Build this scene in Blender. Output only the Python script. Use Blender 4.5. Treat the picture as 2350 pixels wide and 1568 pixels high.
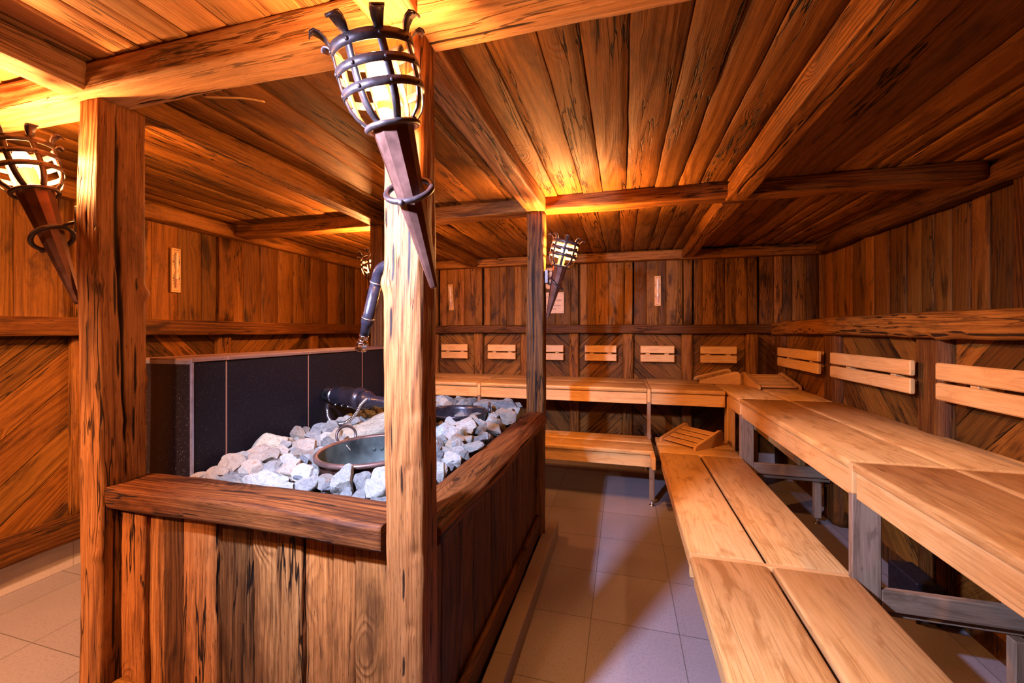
import bpy, math, random
from mathutils import Vector, Matrix, noise

PI = math.pi
scn = bpy.context.scene
C = scn.collection
for o in list(bpy.data.objects):
    bpy.data.objects.remove(o)

# ------------------------------------------------------------------ camera
cam_data = bpy.data.cameras.new('camera')
cam_data.sensor_width = 36.0
cam_data.lens = 36.0 * 935.0 / 2350.0
cam_data.shift_y = -21.0 / 2350.0
cam_data.clip_start = 0.02
cam = bpy.data.objects.new('camera', cam_data)
C.objects.link(cam)
EYE = 1.407
cam.location = (0, 0, EYE)
cam.rotation_euler = (PI / 2, 0, math.radians(15.25))
scn.camera = cam

# ------------------------------------------------------------------ light
scn.view_settings.view_transform = 'Standard'
scn.view_settings.look = 'None'
scn.view_settings.exposure = 0.0
scn.view_settings.gamma = 1.0
scn.view_settings.use_curve_mapping = False
try:
    scn.cycles.use_denoising = True
    scn.cycles.max_bounces = 7
    scn.cycles.diffuse_bounces = 3
    scn.cycles.adaptive_threshold = 0.025
    scn.cycles.sample_clamp_indirect = 6.0
    scn.cycles.sample_clamp_direct = 40.0
except Exception:
    pass
world = bpy.data.worlds.new('world')
scn.world = world
world.use_nodes = True
world.node_tree.nodes['Background'].inputs[0].default_value = (1.0, 0.42, 0.16, 1)
world.node_tree.nodes['Background'].inputs[1].default_value = 0.001

FLAME = (1.0, 0.405, 0.12)     # colour of the torch bulbs
BULB_STRENGTH = 6400.0


def spot(name, loc, target, power, color, size_deg, radius, blend=0.4):
    d = bpy.data.lights.new(name, 'SPOT')
    d.energy = power
    d.color = color
    d.spot_size = math.radians(size_deg)
    d.spot_blend = blend
    d.shadow_soft_size = radius
    o = bpy.data.objects.new(name, d)
    C.objects.link(o)
    o.location = loc
    v = Vector(target) - Vector(loc)
    o.rotation_euler = v.to_track_quat('-Z', 'Y').to_euler()
    return o


# cool ceiling spotlight aimed at the stones (outside the picture, light only, no fitting modelled)
spot('cool_spotlight', (-0.885, 0.25, 1.90), (-0.44, 1.85, 0.95), 600.0, (0.50, 0.585, 1.0), 98, 0.035, 0.7)
# warm ceiling spots of the same room behind the camera
WARM = (1.0, 0.50, 0.22)
spot('rear_lamp_right', (1.30, -0.80, 2.15), (1.12, 2.1, 0.62), 210.0, WARM, 58, 0.05, 0.7)
spot('rear_lamp_left', (-2.0, -0.70, 2.15), (-2.60, 1.1, 0.3), 760.0, (1.0, 0.50, 0.27), 74, 0.05, 0.8)
spot('rear_lamp_middle', (-0.75, -0.15, 2.15), (-1.15, 1.1, 0.50), 60.0, WARM, 80, 0.03, 0.8)


# ------------------------------------------------------------------ materials
class NT:
    def __init__(self, name):
        self.m = bpy.data.materials.new(name)
        self.m.use_nodes = True
        self.t = self.m.node_tree
        self.t.nodes.clear()
        self.out = self.t.nodes.new('ShaderNodeOutputMaterial')
        self.b = self.t.nodes.new('ShaderNodeBsdfPrincipled')
        self.t.links.new(self.b.outputs[0], self.out.inputs[0])

    def n(self, kind, **kw):
        x = self.t.nodes.new(kind)
        for k, v in kw.items():
            setattr(x, k, v)
        return x

    def link(self, a, b):
        self.t.links.new(a, b)

    def setin(self, sock, v):
        if isinstance(v, bpy.types.NodeSocket):
            self.t.links.new(v, sock)
        else:
            sock.default_value = v

    def math(self, op, a, b=None, c=None, clamp=False):
        x = self.n('ShaderNodeMath', operation=op)
        x.use_clamp = clamp
        self.setin(x.inputs[0], a)
        if b is not None:
            self.setin(x.inputs[1], b)
        if c is not None:
            self.setin(x.inputs[2], c)
        return x.outputs[0]

    def xyz(self, x, y, z=0.0):
        q = self.n('ShaderNodeCombineXYZ')
        for i, v in enumerate((x, y, z)):
            self.setin(q.inputs[i], v)
        return q.outputs[0]

    def noise(self, vec, scale, detail=3.0, rough=0.5, dist=0.0):
        x = self.n('ShaderNodeTexNoise')
        self.link(vec, x.inputs['Vector'])
        x.inputs['Scale'].default_value = scale
        x.inputs['Detail'].default_value = detail
        x.inputs['Roughness'].default_value = rough
        x.inputs['Distortion'].default_value = dist
        return x.outputs['Fac']

    def ramp(self, fac, stops, interp='LINEAR'):
        x = self.n('ShaderNodeValToRGB')
        x.color_ramp.interpolation = interp
        e = x.color_ramp.elements
        while len(e) < len(stops):
            e.new(0.5)
        for i, (p, c) in enumerate(stops):
            e[i].position = p
            if not isinstance(c, tuple):
                c = (c, c, c)
            e[i].color = (c[0], c[1], c[2], 1)
        self.setin(x.inputs[0], fac)
        return x.outputs[0]

    def mix(self, fac, a, b, blend='MIX'):
        x = self.n('ShaderNodeMix', data_type='RGBA', blend_type=blend)
        self.setin(x.inputs[0], fac)
        for s, v in ((6, a), (7, b)):
            if isinstance(v, tuple):
                v = (v[0], v[1], v[2], 1)
            self.setin(x.inputs[s], v)
        return x.outputs[2]

    def smooth(self, v, lo, hi, a=0.0, b=1.0):
        x = self.n('ShaderNodeMapRange')
        x.interpolation_type = 'SMOOTHSTEP'
        self.setin(x.inputs[0], v)
        for i, q in enumerate((lo, hi, a, b)):
            x.inputs[i + 1].default_value = q
        return x.outputs[0]

    def bump(self, h, dist=0.003, strength=1.0):
        x = self.n('ShaderNodeBump')
        x.inputs['Strength'].default_value = strength
        x.inputs['Distance'].default_value = dist
        self.link(h, x.inputs['Height'])
        self.link(x.outputs[0], self.b.inputs['Normal'])

    def done(self, color, rough=0.6, metal=0.0, spec=0.5):
        self.setin(self.b.inputs['Base Color'], color if not isinstance(color, tuple) else (*color[:3], 1))
        self.setin(self.b.inputs['Roughness'], rough)
        self.b.inputs['Metallic'].default_value = metal
        self.b.inputs['Specular IOR Level'].default_value = spec
        return self.m


def old_wood(name, dark, mid, light, rings=70.0, age=1.0, stain=0.6, tonevar=0.5, rough=0.6, spec=0.18, bump=0.004, con=1.0):
    """Weathered softwood: grain runs along UV.x (metres), rings across UV.y."""
    k = NT(name)
    uv = k.n('ShaderNodeUVMap')
    sep = k.n('ShaderNodeSeparateXYZ')
    k.link(uv.outputs[0], sep.inputs[0])
    at = k.n('ShaderNodeAttribute', attribute_name='tone')
    tone = at.outputs['Fac']
    U, V = sep.outputs[0], sep.outputs[1]
    T = k.math('MULTIPLY', tone, 37.0)
    slow = k.noise(k.xyz(k.math('MULTIPLY', U, 0.55), k.math('MULTIPLY', V, 4.0), T), 1.0, 1.5, 0.45)
    # knots
    vo = k.n('ShaderNodeTexVoronoi', feature='F1')
    vo.inputs['Scale'].default_value = 1.0
    wob = k.noise(k.xyz(k.math('MULTIPLY', U, 9.0), k.math('MULTIPLY', V, 9.0), T), 1.0, 2.0)
    k.link(k.xyz(k.math('ADD', k.math('MULTIPLY', U, 2.4), k.math('MULTIPLY', wob, 0.08)),
                 k.math('ADD', k.math('MULTIPLY', V, 5.0), k.math('MULTIPLY', wob, 0.16)), T), vo.inputs['Vector'])
    vd = vo.outputs['Distance']
    sepc = k.n('ShaderNodeSeparateColor')
    k.link(vo.outputs['Color'], sepc.inputs[0])
    has = k.smooth(sepc.outputs[0], 0.50, 0.54)
    knot_core = k.math('MULTIPLY', k.smooth(vd, 0.075, 0.035), has)
    knot_halo = k.math('MULTIPLY', k.smooth(vd, 0.32, 0.04), has)
    # rings
    ph = k.math('ADD', k.math('MULTIPLY', V, rings), k.math('MULTIPLY', slow, 30.0))
    ph = k.math('ADD', ph, k.math('MULTIPLY', knot_halo, 9.0))
    ph = k.math('ADD', ph, k.math('MULTIPLY', k.noise(k.xyz(k.math('MULTIPLY', U, 2.2), k.math('MULTIPLY', V, 40.0), T), 1.0, 2.0), 2.0))
    amp = k.smooth(k.noise(k.xyz(k.math('MULTIPLY', U, 0.7), k.math('MULTIPLY', V, 6.0), k.math('ADD', T, 3.0)), 1.0, 1.0), 0.36, 0.66, 0.25, 1.0)
    ring = k.math('ADD', k.math('MULTIPLY', k.math('SINE', k.math('MULTIPLY', ph, 2.4)), 0.5), 0.5)
    ring = k.math('POWER', ring, 1.7)
    fiber = k.noise(k.xyz(k.math('MULTIPLY', U, 5.0), k.math('MULTIPLY', V, 210.0), T), 1.0, 4.0, 0.72)
    blot = k.noise(k.xyz(k.math('MULTIPLY', U, 2.6), k.math('MULTIPLY', V, 9.0), T), 1.0, 4.0, 0.62, 0.4)
    g = k.math('ADD', k.math('MULTIPLY', k.math('MULTIPLY', ring, amp), 0.26), k.math('ADD', k.math('MULTIPLY', fiber, 1.25), -0.20))
    pits = k.noise(k.xyz(k.math('MULTIPLY', U, 22.0), k.math('MULTIPLY', V, 330.0), k.math('ADD', T, 2.0)), 1.0, 2.0, 0.5)
    col = k.ramp(g, [(0.47 - 0.27 * con, light) if con >= 1 else (0.18, light), (0.48, mid), (0.75 if con >= 1 else 0.92, dark)])
    dk = tuple(c * 0.42 for c in dark)
    col = k.mix(k.math('MULTIPLY', k.smooth(blot, 0.52, 0.70), stain), col, dk)
    tn = k.ramp(tone, [(0.0, 1.0 - 0.62 * tonevar), (0.35, 1.0 - 0.25 * tonevar), (0.7, 1.0), (1.0, 1.0 + 0.25 * tonevar)])
    col = k.mix(1.0, col, tn, 'MULTIPLY')
    redd = k.ramp(k.math('FRACT', k.math('MULTIPLY', tone, 7.31)), [(0.0, (1.08, 0.92, 0.80)), (0.5, (1, 1, 1)), (1.0, (0.97, 1.06, 1.15))])
    col = k.mix(0.6 * tonevar + 0.1, col, redd, 'MULTIPLY')
    col = k.mix(k.smooth(pits, 0.62, 0.72, 0, 0.75 * age), col, tuple(c * 0.35 for c in dark))
    col = k.mix(k.math('MULTIPLY', knot_halo, 0.35), col, dark)
    col = k.mix(k.math('MULTIPLY', knot_core, 0.85), col, tuple(c * 0.3 for c in dark))
    # cracks: level lines of a stretched noise, only here and there
    cn = k.noise(k.xyz(k.math('MULTIPLY', U, 1.6), k.math('MULTIPLY', V, 22.0), k.math('ADD', T, 11.0)), 1.0, 3.0, 0.6)
    ca = k.math('ABSOLUTE', k.math('SUBTRACT', cn, 0.5))
    cm = k.smooth(k.noise(k.xyz(k.math('MULTIPLY', U, 1.3), k.math('MULTIPLY', V, 6.0), k.math('ADD', T, 5.0)), 1.0, 1.0), 0.50, 0.62)
    crack = k.math('MULTIPLY', k.smooth(ca, 0.022, 0.005), k.math('MULTIPLY', cm, age))
    col = k.mix(k.math('MULTIPLY', crack, 0.9), col, (0.006, 0.003, 0.0015))
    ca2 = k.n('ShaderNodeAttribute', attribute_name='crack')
    col = k.mix(k.smooth(ca2.outputs['Fac'], 0.15, 0.6, 0, 0.93), col, (0.005, 0.0025, 0.0015))  # carved cracks: shade of the recess and dirt painted into the colour
    h = k.math('ADD', k.math('MULTIPLY', fiber, -0.5), k.math('MULTIPLY', ring, 0.28 * age))
    h = k.math('SUBTRACT', h, k.math('MULTIPLY', crack, 1.2))
    h = k.math('ADD', h, k.math('MULTIPLY', blot, 0.8 * age))
    k.bump(h, bump)
    return k.done(col, rough, 0.0, spec)


def clean_wood(name, dark, mid, light, rough=0.42, spec=0.4):
    """Sanded light bench timber made of glued lamellae."""
    k = NT(name)
    uv = k.n('ShaderNodeUVMap')
    sep = k.n('ShaderNodeSeparateXYZ')
    k.link(uv.outputs[0], sep.inputs[0])
    at = k.n('ShaderNodeAttribute', attribute_name='tone')
    tone = at.outputs['Fac']
    U, V = sep.outputs[0], sep.outputs[1]
    lam = k.math('FLOOR', k.math('DIVIDE', V, 0.055))
    wn = k.n('ShaderNodeTexWhiteNoise', noise_dimensions='2D')
    k.link(k.xyz(lam, tone), wn.inputs['Vector'])
    T = k.math('MULTIPLY', k.math('ADD', wn.outputs['Value'], tone), 23.0)
    slow = k.noise(k.xyz(k.math('MULTIPLY', U, 1.4), k.math('MULTIPLY', V, 9.0), T), 1.0, 2.0)
    ring = k.math('SINE', k.math('ADD', k.math('MULTIPLY', V, 240.0), k.math('MULTIPLY', slow, 60.0)))
    fiber = k.noise(k.xyz(k.math('MULTIPLY', U, 7.0), k.math('MULTIPLY', V, 300.0), T), 1.0, 3.0, 0.6)
    blot = k.noise(k.xyz(k.math('MULTIPLY', U, 5.0), k.math('MULTIPLY', V, 17.0), k.math('MULTIPLY', tone, 19.0)), 1.0, 4.0, 0.6, 0.6)
    g = k.math('ADD', k.math('MULTIPLY', ring, 0.08), fiber)
    g = k.math('ADD', g, k.math('MULTIPLY', k.math('SUBTRACT', wn.outputs['Value'], 0.5), 0.30))
    col = k.ramp(g, [(0.25, light), (0.55, mid), (0.85, dark)])
    col = k.mix(k.math('MULTIPLY', k.smooth(blot, 0.50, 0.70), 0.8), col, dark)
    thin = k.noise(k.xyz(k.math('MULTIPLY', U, 1.8), k.math('MULTIPLY', V, 120.0), k.math('ADD', T, 4.0)), 1.0, 2.0)
    col = k.mix(k.smooth(thin, 0.62, 0.70, 0, 0.6), col, tuple(c * 0.7 for c in dark))
    vo = k.n('ShaderNodeTexVoronoi', feature='F1')
    k.link(k.xyz(k.math('MULTIPLY', U, 3.0), k.math('MULTIPLY', V, 9.0), k.math('MULTIPLY', tone, 31.0)), vo.inputs['Vector'])
    vo.inputs['Scale'].default_value = 1.0
    sc = k.n('ShaderNodeSeparateColor')
    k.link(vo.outputs['Color'], sc.inputs[0])
    kn = k.math('MULTIPLY', k.smooth(vo.outputs['Distance'], 0.07, 0.03), k.smooth(sc.outputs[0], 0.82, 0.86))
    col = k.mix(k.math('MULTIPLY', kn, 0.6), col, tuple(c * 0.3 for c in dark))
    k.bump(k.math('MULTIPLY', fiber, -1.0), 0.0006)
    return k.done(col, rough, 0.0, spec)


def metal(name, col, rough, metallic=1.0, var=0.3, scale=30.0):
    k = NT(name)
    tc = k.n('ShaderNodeTexCoord')
    n = k.noise(tc.outputs['Object'], scale, 4.0, 0.6)
    c = k.ramp(n, [(0.3, tuple(x * (1 - var) for x in col)), (0.7, tuple(min(1, x * (1 + var)) for x in col))])
    k.bump(n, 0.0006)
    r = k.ramp(n, [(0.3, max(0.05, rough - 0.08)), (0.7, rough + 0.08)])
    return k.done(c, r, metallic)


def plain(name, col, rough=0.6, metallic=0.0):
    k = NT(name)
    tc = k.n('ShaderNodeTexCoord')
    n = k.noise(tc.outputs['Object'], 60.0, 2.0)
    c = k.ramp(n, [(0.3, tuple(x * 0.9 for x in col)), (0.7, tuple(min(1, x * 1.1) for x in col))])
    return k.done(c, rough, metallic)


def stone(name, a, b, c2, speck=0.5):
    k = NT(name)
    tc = k.n('ShaderNodeTexCoord')
    oi = k.n('ShaderNodeObjectInfo')
    v = k.n('ShaderNodeVectorMath', operation='ADD')
    k.link(tc.outputs['Object'], v.inputs[0])
    k.link(k.xyz(k.math('MULTIPLY', oi.outputs['Random'], 9.0), k.math('MULTIPLY', oi.outputs['Random'], 5.0), 0.0), v.inputs[1])
    P = v.outputs[0]
    n1 = k.noise(P, 2.2, 4.0, 0.6, 0.5)
    n2 = k.noise(P, 9.0, 4.0, 0.7)
    n3 = k.noise(P, 38.0, 2.0, 0.6)
    col = k.ramp(n1, [(0.30, a), (0.52, b), (0.72, c2)])
    col = k.mix(k.smooth(n2, 0.56, 0.68, 0, 0.75), col, tuple(x * 0.42 for x in a))
    col = k.mix(k.smooth(n3, 0.60, 0.70, 0, speck), col, (0.05, 0.045, 0.05))
    var = k.ramp(oi.outputs['Random'], [(0.0, 0.60), (1.0, 1.12)])
    col = k.mix(1.0, col, var, 'MULTIPLY')
    k.bump(k.math('ADD', k.math('MULTIPLY', n2, 1.2), k.math('MULTIPLY', n3, 0.6)), 0.014)
    return k.done(col, 0.85, 0.0, 0.2)


def tile(name, col, grout, sx, sy, ox, oy, axis, groutw=0.004, rough=0.5, speck=0.35, spec=0.4, gloss_speck=False):
    """Square tiles with grout lines; axis = the two object axes the grid runs on."""
    k = NT(name)
    tc = k.n('ShaderNodeTexCoord')
    sep = k.n('ShaderNodeSeparateXYZ')
    k.link(tc.outputs['Object'], sep.inputs[0])
    A, B = sep.outputs[axis[0]], sep.outputs[axis[1]]
    la = k.math('DIVIDE', k.math('SUBTRACT', A, ox), sx)
    lb = k.math('DIVIDE', k.math('SUBTRACT', B, oy), sy)
    da = k.math('MULTIPLY', k.math('ABSOLUTE', k.math('SUBTRACT', k.math('FRACT', la), 0.5)), sx)
    db = k.math('MULTIPLY', k.math('ABSOLUTE', k.math('SUBTRACT', k.math('FRACT', lb), 0.5)), sy)
    ga = k.math('GREATER_THAN', da, sx / 2 - groutw / 2)
    gb = k.math('GREATER_THAN', db, sy / 2 - groutw / 2)
    g = k.math('MAXIMUM', ga, gb)
    n = k.noise(tc.outputs['Object'], 90.0, 3.0, 0.7)
    n2 = k.noise(tc.outputs['Object'], 3.0, 3.0, 0.6)
    n3 = k.noise(tc.outputs['Object'], 320.0, 1.0, 0.5)
    wn = k.n('ShaderNodeTexWhiteNoise', noise_dimensions='2D')
    k.link(k.xyz(k.math('FLOOR', la), k.math('FLOOR', lb)), wn.inputs['Vector'])
    c = k.ramp(n, [(0.34, tuple(x * 0.62 for x in col)), (0.47, col), (0.7, tuple(min(1, x * 1.12) for x in col))])
    c = k.mix(speck, tuple(col), c)
    c = k.mix(k.smooth(n2, 0.4, 0.7, 0, 0.25), c, tuple(x * 0.8 for x in col))
    tv = k.ramp(wn.outputs['Value'], [(0.0, 0.92), (1.0, 1.06)])
    c = k.mix(1.0, c, tv, 'MULTIPLY')
    if gloss_speck:
        c = k.mix(k.smooth(n3, 0.70, 0.76, 0, 0.7), c, (0.30, 0.27, 0.28))
    c = k.mix(g, c, grout)
    h = k.math('SUBTRACT', k.math('MULTIPLY', n, 0.25), g)
    k.bump(h, 0.0015)
    return k.done(c, rough, 0.0, spec)


M = {}
M['old'] = old_wood('weathered_wood', (0.0796, 0.0244, 0.0032), (0.2263, 0.0786, 0.0098), (0.3426, 0.1368, 0.0196))
M['board'] = old_wood('ceiling_board_wood', (0.0838, 0.0262, 0.0035), (0.2273, 0.0825, 0.0108), (0.3290, 0.1338, 0.0198), rings=55, age=1.15, stain=0.6, tonevar=0.75, con=0.6)
M['wallwood'] = old_wood('wall_board_wood', (0.0760, 0.0233, 0.0028), (0.2104, 0.0751, 0.0084), (0.3040, 0.1196, 0.0157), rings=80, age=0.9, stain=0.85, tonevar=1.0, con=0.6)
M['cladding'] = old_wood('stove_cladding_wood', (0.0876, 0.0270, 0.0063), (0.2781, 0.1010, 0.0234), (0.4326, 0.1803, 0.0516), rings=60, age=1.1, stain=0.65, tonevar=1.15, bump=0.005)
M['ledge'] = old_wood('red_brown_ledge_timber', (0.036, 0.0095, 0.0025), (0.125, 0.036, 0.0075), (0.23, 0.078, 0.017), rings=75, age=1.0, stain=0.75, tonevar=0.4)
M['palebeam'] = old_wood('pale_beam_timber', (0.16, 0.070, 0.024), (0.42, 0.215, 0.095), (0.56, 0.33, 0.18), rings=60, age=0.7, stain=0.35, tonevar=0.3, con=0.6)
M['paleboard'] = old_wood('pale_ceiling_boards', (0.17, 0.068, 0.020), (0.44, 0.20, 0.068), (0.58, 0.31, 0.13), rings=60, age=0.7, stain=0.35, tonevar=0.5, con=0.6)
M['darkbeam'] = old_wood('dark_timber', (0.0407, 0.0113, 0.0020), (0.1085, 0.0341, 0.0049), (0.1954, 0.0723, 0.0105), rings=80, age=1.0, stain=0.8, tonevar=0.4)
M['post'] = old_wood('post_timber', (0.0994, 0.0311, 0.0077), (0.2455, 0.0878, 0.0220), (0.3625, 0.1556, 0.0503), rings=52, age=1.0, stain=0.55, tonevar=0.3, bump=0.004, con=1.25)
M['bench'] = clean_wood('bench_wood', (0.38, 0.17, 0.042), (0.62, 0.335, 0.105), (0.70, 0.41, 0.15))
M['bench_grey'] = clean_wood('greyed_bench_wood', (0.13, 0.080, 0.045), (0.24, 0.155, 0.095), (0.31, 0.21, 0.13), 0.6)
M['fascia'] = clean_wood('fascia_wood', (0.52, 0.25, 0.07), (0.66, 0.36, 0.12), (0.72, 0.42, 0.16))
M['iron'] = metal('wrought_iron', (0.085, 0.06, 0.055), 0.45, 0.75, 0.3, 40)
M['copper'] = metal('browned_copper', (0.14, 0.060, 0.040), 0.42, 0.8, 0.35, 14)
M['chrome'] = metal('chrome', (0.75, 0.72, 0.72), 0.12, 1.0, 0.05)
M['steel'] = metal('brushed_steel', (0.52, 0.50, 0.52), 0.3, 1.0, 0.1)
M['black'] = metal('black_enamel', (0.022, 0.018, 0.024), 0.28, 0.3, 0.2)
M['verdigris'] = metal('tarnished_copper', (0.050, 0.068, 0.058), 0.6, 0.2, 0.8, 5)
M['rimrust'] = metal('rusty_copper_rim', (0.15, 0.085, 0.065), 0.45, 0.6, 0.4, 9)
M['castiron'] = metal('cast_iron', (0.03, 0.026, 0.032), 0.3, 0.5, 0.3)
M['floor'] = tile('floor_tile', (0.27, 0.225, 0.225), (0.12, 0.10, 0.09), 0.405, 0.412, -0.152, 0.385, (0, 1), 0.004, 0.45, 0.55, 0.35)
M['skirt'] = tile('skirting_tile', (0.55, 0.45, 0.40), (0.32, 0.26, 0.23), 0.405, 0.6, 0.05, -0.05, (1, 2), 0.003, 0.5, 0.3)
M['kerb'] = tile('kerb_tile', (0.24, 0.175, 0.14), (0.16, 0.11, 0.09), 0.6, 0.41, -0.9, 0.77, (0, 1), 0.005, 0.5, 0.35)
M['dtile'] = tile('dark_stone_tile', (0.008, 0.006, 0.008), (0.30, 0.15, 0.09), 0.452, 2.0, -0.05, 0.2, (1, 2), 0.006, 0.45, 0.6, 0.15, True)
M['dtile_end'] = tile('dark_stone_end_tile', (0.008, 0.006, 0.008), (0.30, 0.15, 0.09), 3.0, 2.0, 0.3, 0.2, (0, 2), 0.006, 0.30, 0.6, 0.5, True)
M['ttop'] = tile('brown_cap_tile', (0.20, 0.10, 0.065), (0.30, 0.16, 0.10), 3.0, 0.452, 0.2, -0.05, (0, 1), 0.006, 0.5, 0.5)
M['trimmetal'] = metal('edge_trim_metal', (0.40, 0.38, 0.46), 0.35, 0.8, 0.1)
M['gravel'] = stone('dark_rubble', (0.05, 0.035, 0.03), (0.08, 0.055, 0.045), (0.12, 0.09, 0.08))
M['st_grey'] = stone('grey_stone', (0.366, 0.378, 0.356), (0.561, 0.573, 0.518), (0.756, 0.756, 0.648))
M['st_pale'] = stone('pale_stone', (0.634, 0.634, 0.540), (0.830, 0.830, 0.702), (0.900, 0.900, 0.821), 0.3)
M['st_rust'] = stone('rust_flecked_stone', (0.561, 0.439, 0.324), (0.756, 0.659, 0.508), (0.586, 0.329, 0.184), 0.45)
M['st_dark'] = stone('dark_grey_stone', (0.195, 0.207, 0.216), (0.317, 0.342, 0.335), (0.464, 0.476, 0.432), 0.4)
M['st_beige'] = stone('beige_stone', (0.561, 0.488, 0.335), (0.708, 0.634, 0.454), (0.805, 0.732, 0.562), 0.8)
M['sign'] = plain('sign_plate', (0.60, 0.34, 0.16), 0.5)
M['ink'] = plain('sign_ink', (0.03, 0.015, 0.01), 0.6)
M['glass'] = plain('timer_glass', (0.75, 0.62, 0.50), 0.08)
M['sand'] = plain('timer_sand', (0.62, 0.33, 0.25), 0.5)
M['frame'] = clean_wood('timer_wood', (0.42, 0.19, 0.05), (0.56, 0.28, 0.085), (0.64, 0.35, 0.12))


def emit(name, col, strength):
    m = bpy.data.materials.new(name)
    m.use_nodes = True
    t = m.node_tree
    t.nodes.clear()
    o = t.nodes.new('ShaderNodeOutputMaterial')
    e = t.nodes.new('ShaderNodeEmission')
    e.inputs[0].default_value = (*col, 1)
    e.inputs[1].default_value = strength
    t.links.new(e.outputs[0], o.inputs[0])
    return m


M['bulb'] = emit('glowing_bulb', FLAME, BULB_STRENGTH)


# ------------------------------------------------------------------ mesh helpers
class MB:
    def __init__(self, seed=0):
        self.v, self.f, self.uv, self.tone, self.sm, self.mi = [], [], [], [], [], []
        self.crk = {}
        self.r = random.Random(seed)

    def vert(self, p, uv=(0, 0), tone=0.5):
        self.v.append(tuple(p))
        self.tone.append(tone)
        return len(self.v) - 1

    def face(self, idx, uvs, smooth=False, mi=0):
        self.f.append(idx)
        self.uv.append(uvs)
        self.sm.append(smooth)
        self.mi.append(mi)

    def poly(self, pts, uvs, tone, smooth=False, mi=0):
        ids = [self.vert(p, tone=tone) for p in pts]
        self.face(ids, uvs, smooth, mi)

    def build(self, name, mats, parent=None):
        me = bpy.data.meshes.new(name)
        me.from_pydata(self.v, [], self.f)
        uvl = me.uv_layers.new(name='UVMap')
        flat = []
        for poly in self.uv:
            for u in poly:
                flat.extend(u)
        uvl.data.foreach_set('uv', flat)
        a = me.attributes.new('tone', 'FLOAT', 'POINT')
        a.data.foreach_set('value', self.tone)
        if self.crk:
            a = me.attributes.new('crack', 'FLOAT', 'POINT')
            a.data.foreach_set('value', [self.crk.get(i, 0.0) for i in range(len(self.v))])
        me.polygons.foreach_set('use_smooth', self.sm)
        if not isinstance(mats, (list, tuple)):
            mats = [mats]
        for m in mats:
            me.materials.append(m)
        me.polygons.foreach_set('material_index', self.mi)
        me.update()
        o = bpy.data.objects.new(name, me)
        C.objects.link(o)
        if parent is not None:
            o.parent = parent
        return o

    # axis-aligned-in-frame box with chamfered long edges; grain along a
    def box(self, o, a, b, n, L, W, T, ch=0.003, tone=None, grain='a', mi=0, off=None, rnd=False):
        """o corner; a,b,n unit vectors; L along a, W along b, T along n."""
        o, a, b, n = Vector(o), Vector(a), Vector(b), Vector(n)
        t = self.r.random() if tone is None else tone
        ou, ov = (self.r.random() * 9, self.r.random() * 9) if off is None else off
        c = min(ch, W * 0.45, T * 0.45, L * 0.45)
        if rnd:
            prof = []
            for (cx, cz, a0) in ((W - c, c, -PI / 2), (W - c, T - c, 0), (c, T - c, PI / 2), (c, c, PI)):
                for q in range(5):
                    w_ = a0 + PI / 2 * q / 4
                    prof.append((cx + c * math.cos(w_), cz + c * math.sin(w_)))
        else:
            prof = [(c, 0), (W - c, 0), (W, c), (W, T - c), (W - c, T), (c, T), (0, T - c), (0, c)]
        NP = len(prof)
        rings = []
        per = [0]
        for i in range(NP):
            p, q = prof[i], prof[(i + 1) % NP]
            per.append(per[-1] + math.hypot(q[0] - p[0], q[1] - p[1]))
        e_ = min(c, 0.004)
        sections = [(0.0, e_), (e_, 0.0), (L - e_, 0.0), (L, e_)]
        for (s, ins) in sections:
            ring = []
            for (y, z) in prof:
                yy = min(max(y, ins), W - ins)
                zz = min(max(z, ins), T - ins)
                ring.append(self.vert(o + a * s + b * yy + n * zz, tone=t))
            rings.append(ring)
        flip = (a.cross(b)).dot(n) < 0
        for k in range(3):
            s0, s1 = sections[k][0], sections[k + 1][0]
            for i in range(NP):
                j = (i + 1) % NP
                ids = [rings[k][i], rings[k + 1][i], rings[k + 1][j], rings[k][j]]
                uvs = [(s0 + ou, per[i] + ov), (s1 + ou, per[i] + ov), (s1 + ou, per[i + 1] + ov), (s0 + ou, per[i + 1] + ov)]
                if grain == 'b':
                    uvs = [(v_, u_) for u_, v_ in uvs]
                if not flip:
                    ids.reverse(); uvs.reverse()
                self.face(ids, uvs, rnd, mi)
        for ring, rev in ((rings[0], False), (rings[3], True)):
            ids = list(ring)
            uvs = [(prof[i][1] * 0.25 + ou, prof[i][0] + ov) for i in range(NP)]
            if rev:
                ids.reverse(); uvs.reverse()
            if flip:
                ids.reverse(); uvs.reverse()
            # rings[0] must face -a
            self.face(ids[::-1] if not flip else ids[::-1], uvs[::-1], False, mi)

    def abox(self, x0, x1, y0, y1, z0, z1, ch=0.003, tone=None, grain='y', mi=0, rnd=False):
        """axis aligned box with the grain along x, y or z"""
        if grain == 'y':
            self.box((x0, y0, z0), (0, 1, 0), (1, 0, 0), (0, 0, 1), y1 - y0, x1 - x0, z1 - z0, ch, tone, mi=mi, rnd=rnd)
        elif grain == 'x':
            self.box((x0, y0, z0), (1, 0, 0), (0, 1, 0), (0, 0, 1), x1 - x0, y1 - y0, z1 - z0, ch, tone, mi=mi, rnd=rnd)
        else:
            self.box((x0, y0, z0), (0, 0, 1), (1, 0, 0), (0, 1, 0), z1 - z0, x1 - x0, y1 - y0, ch, tone, mi=mi, rnd=rnd)

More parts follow.
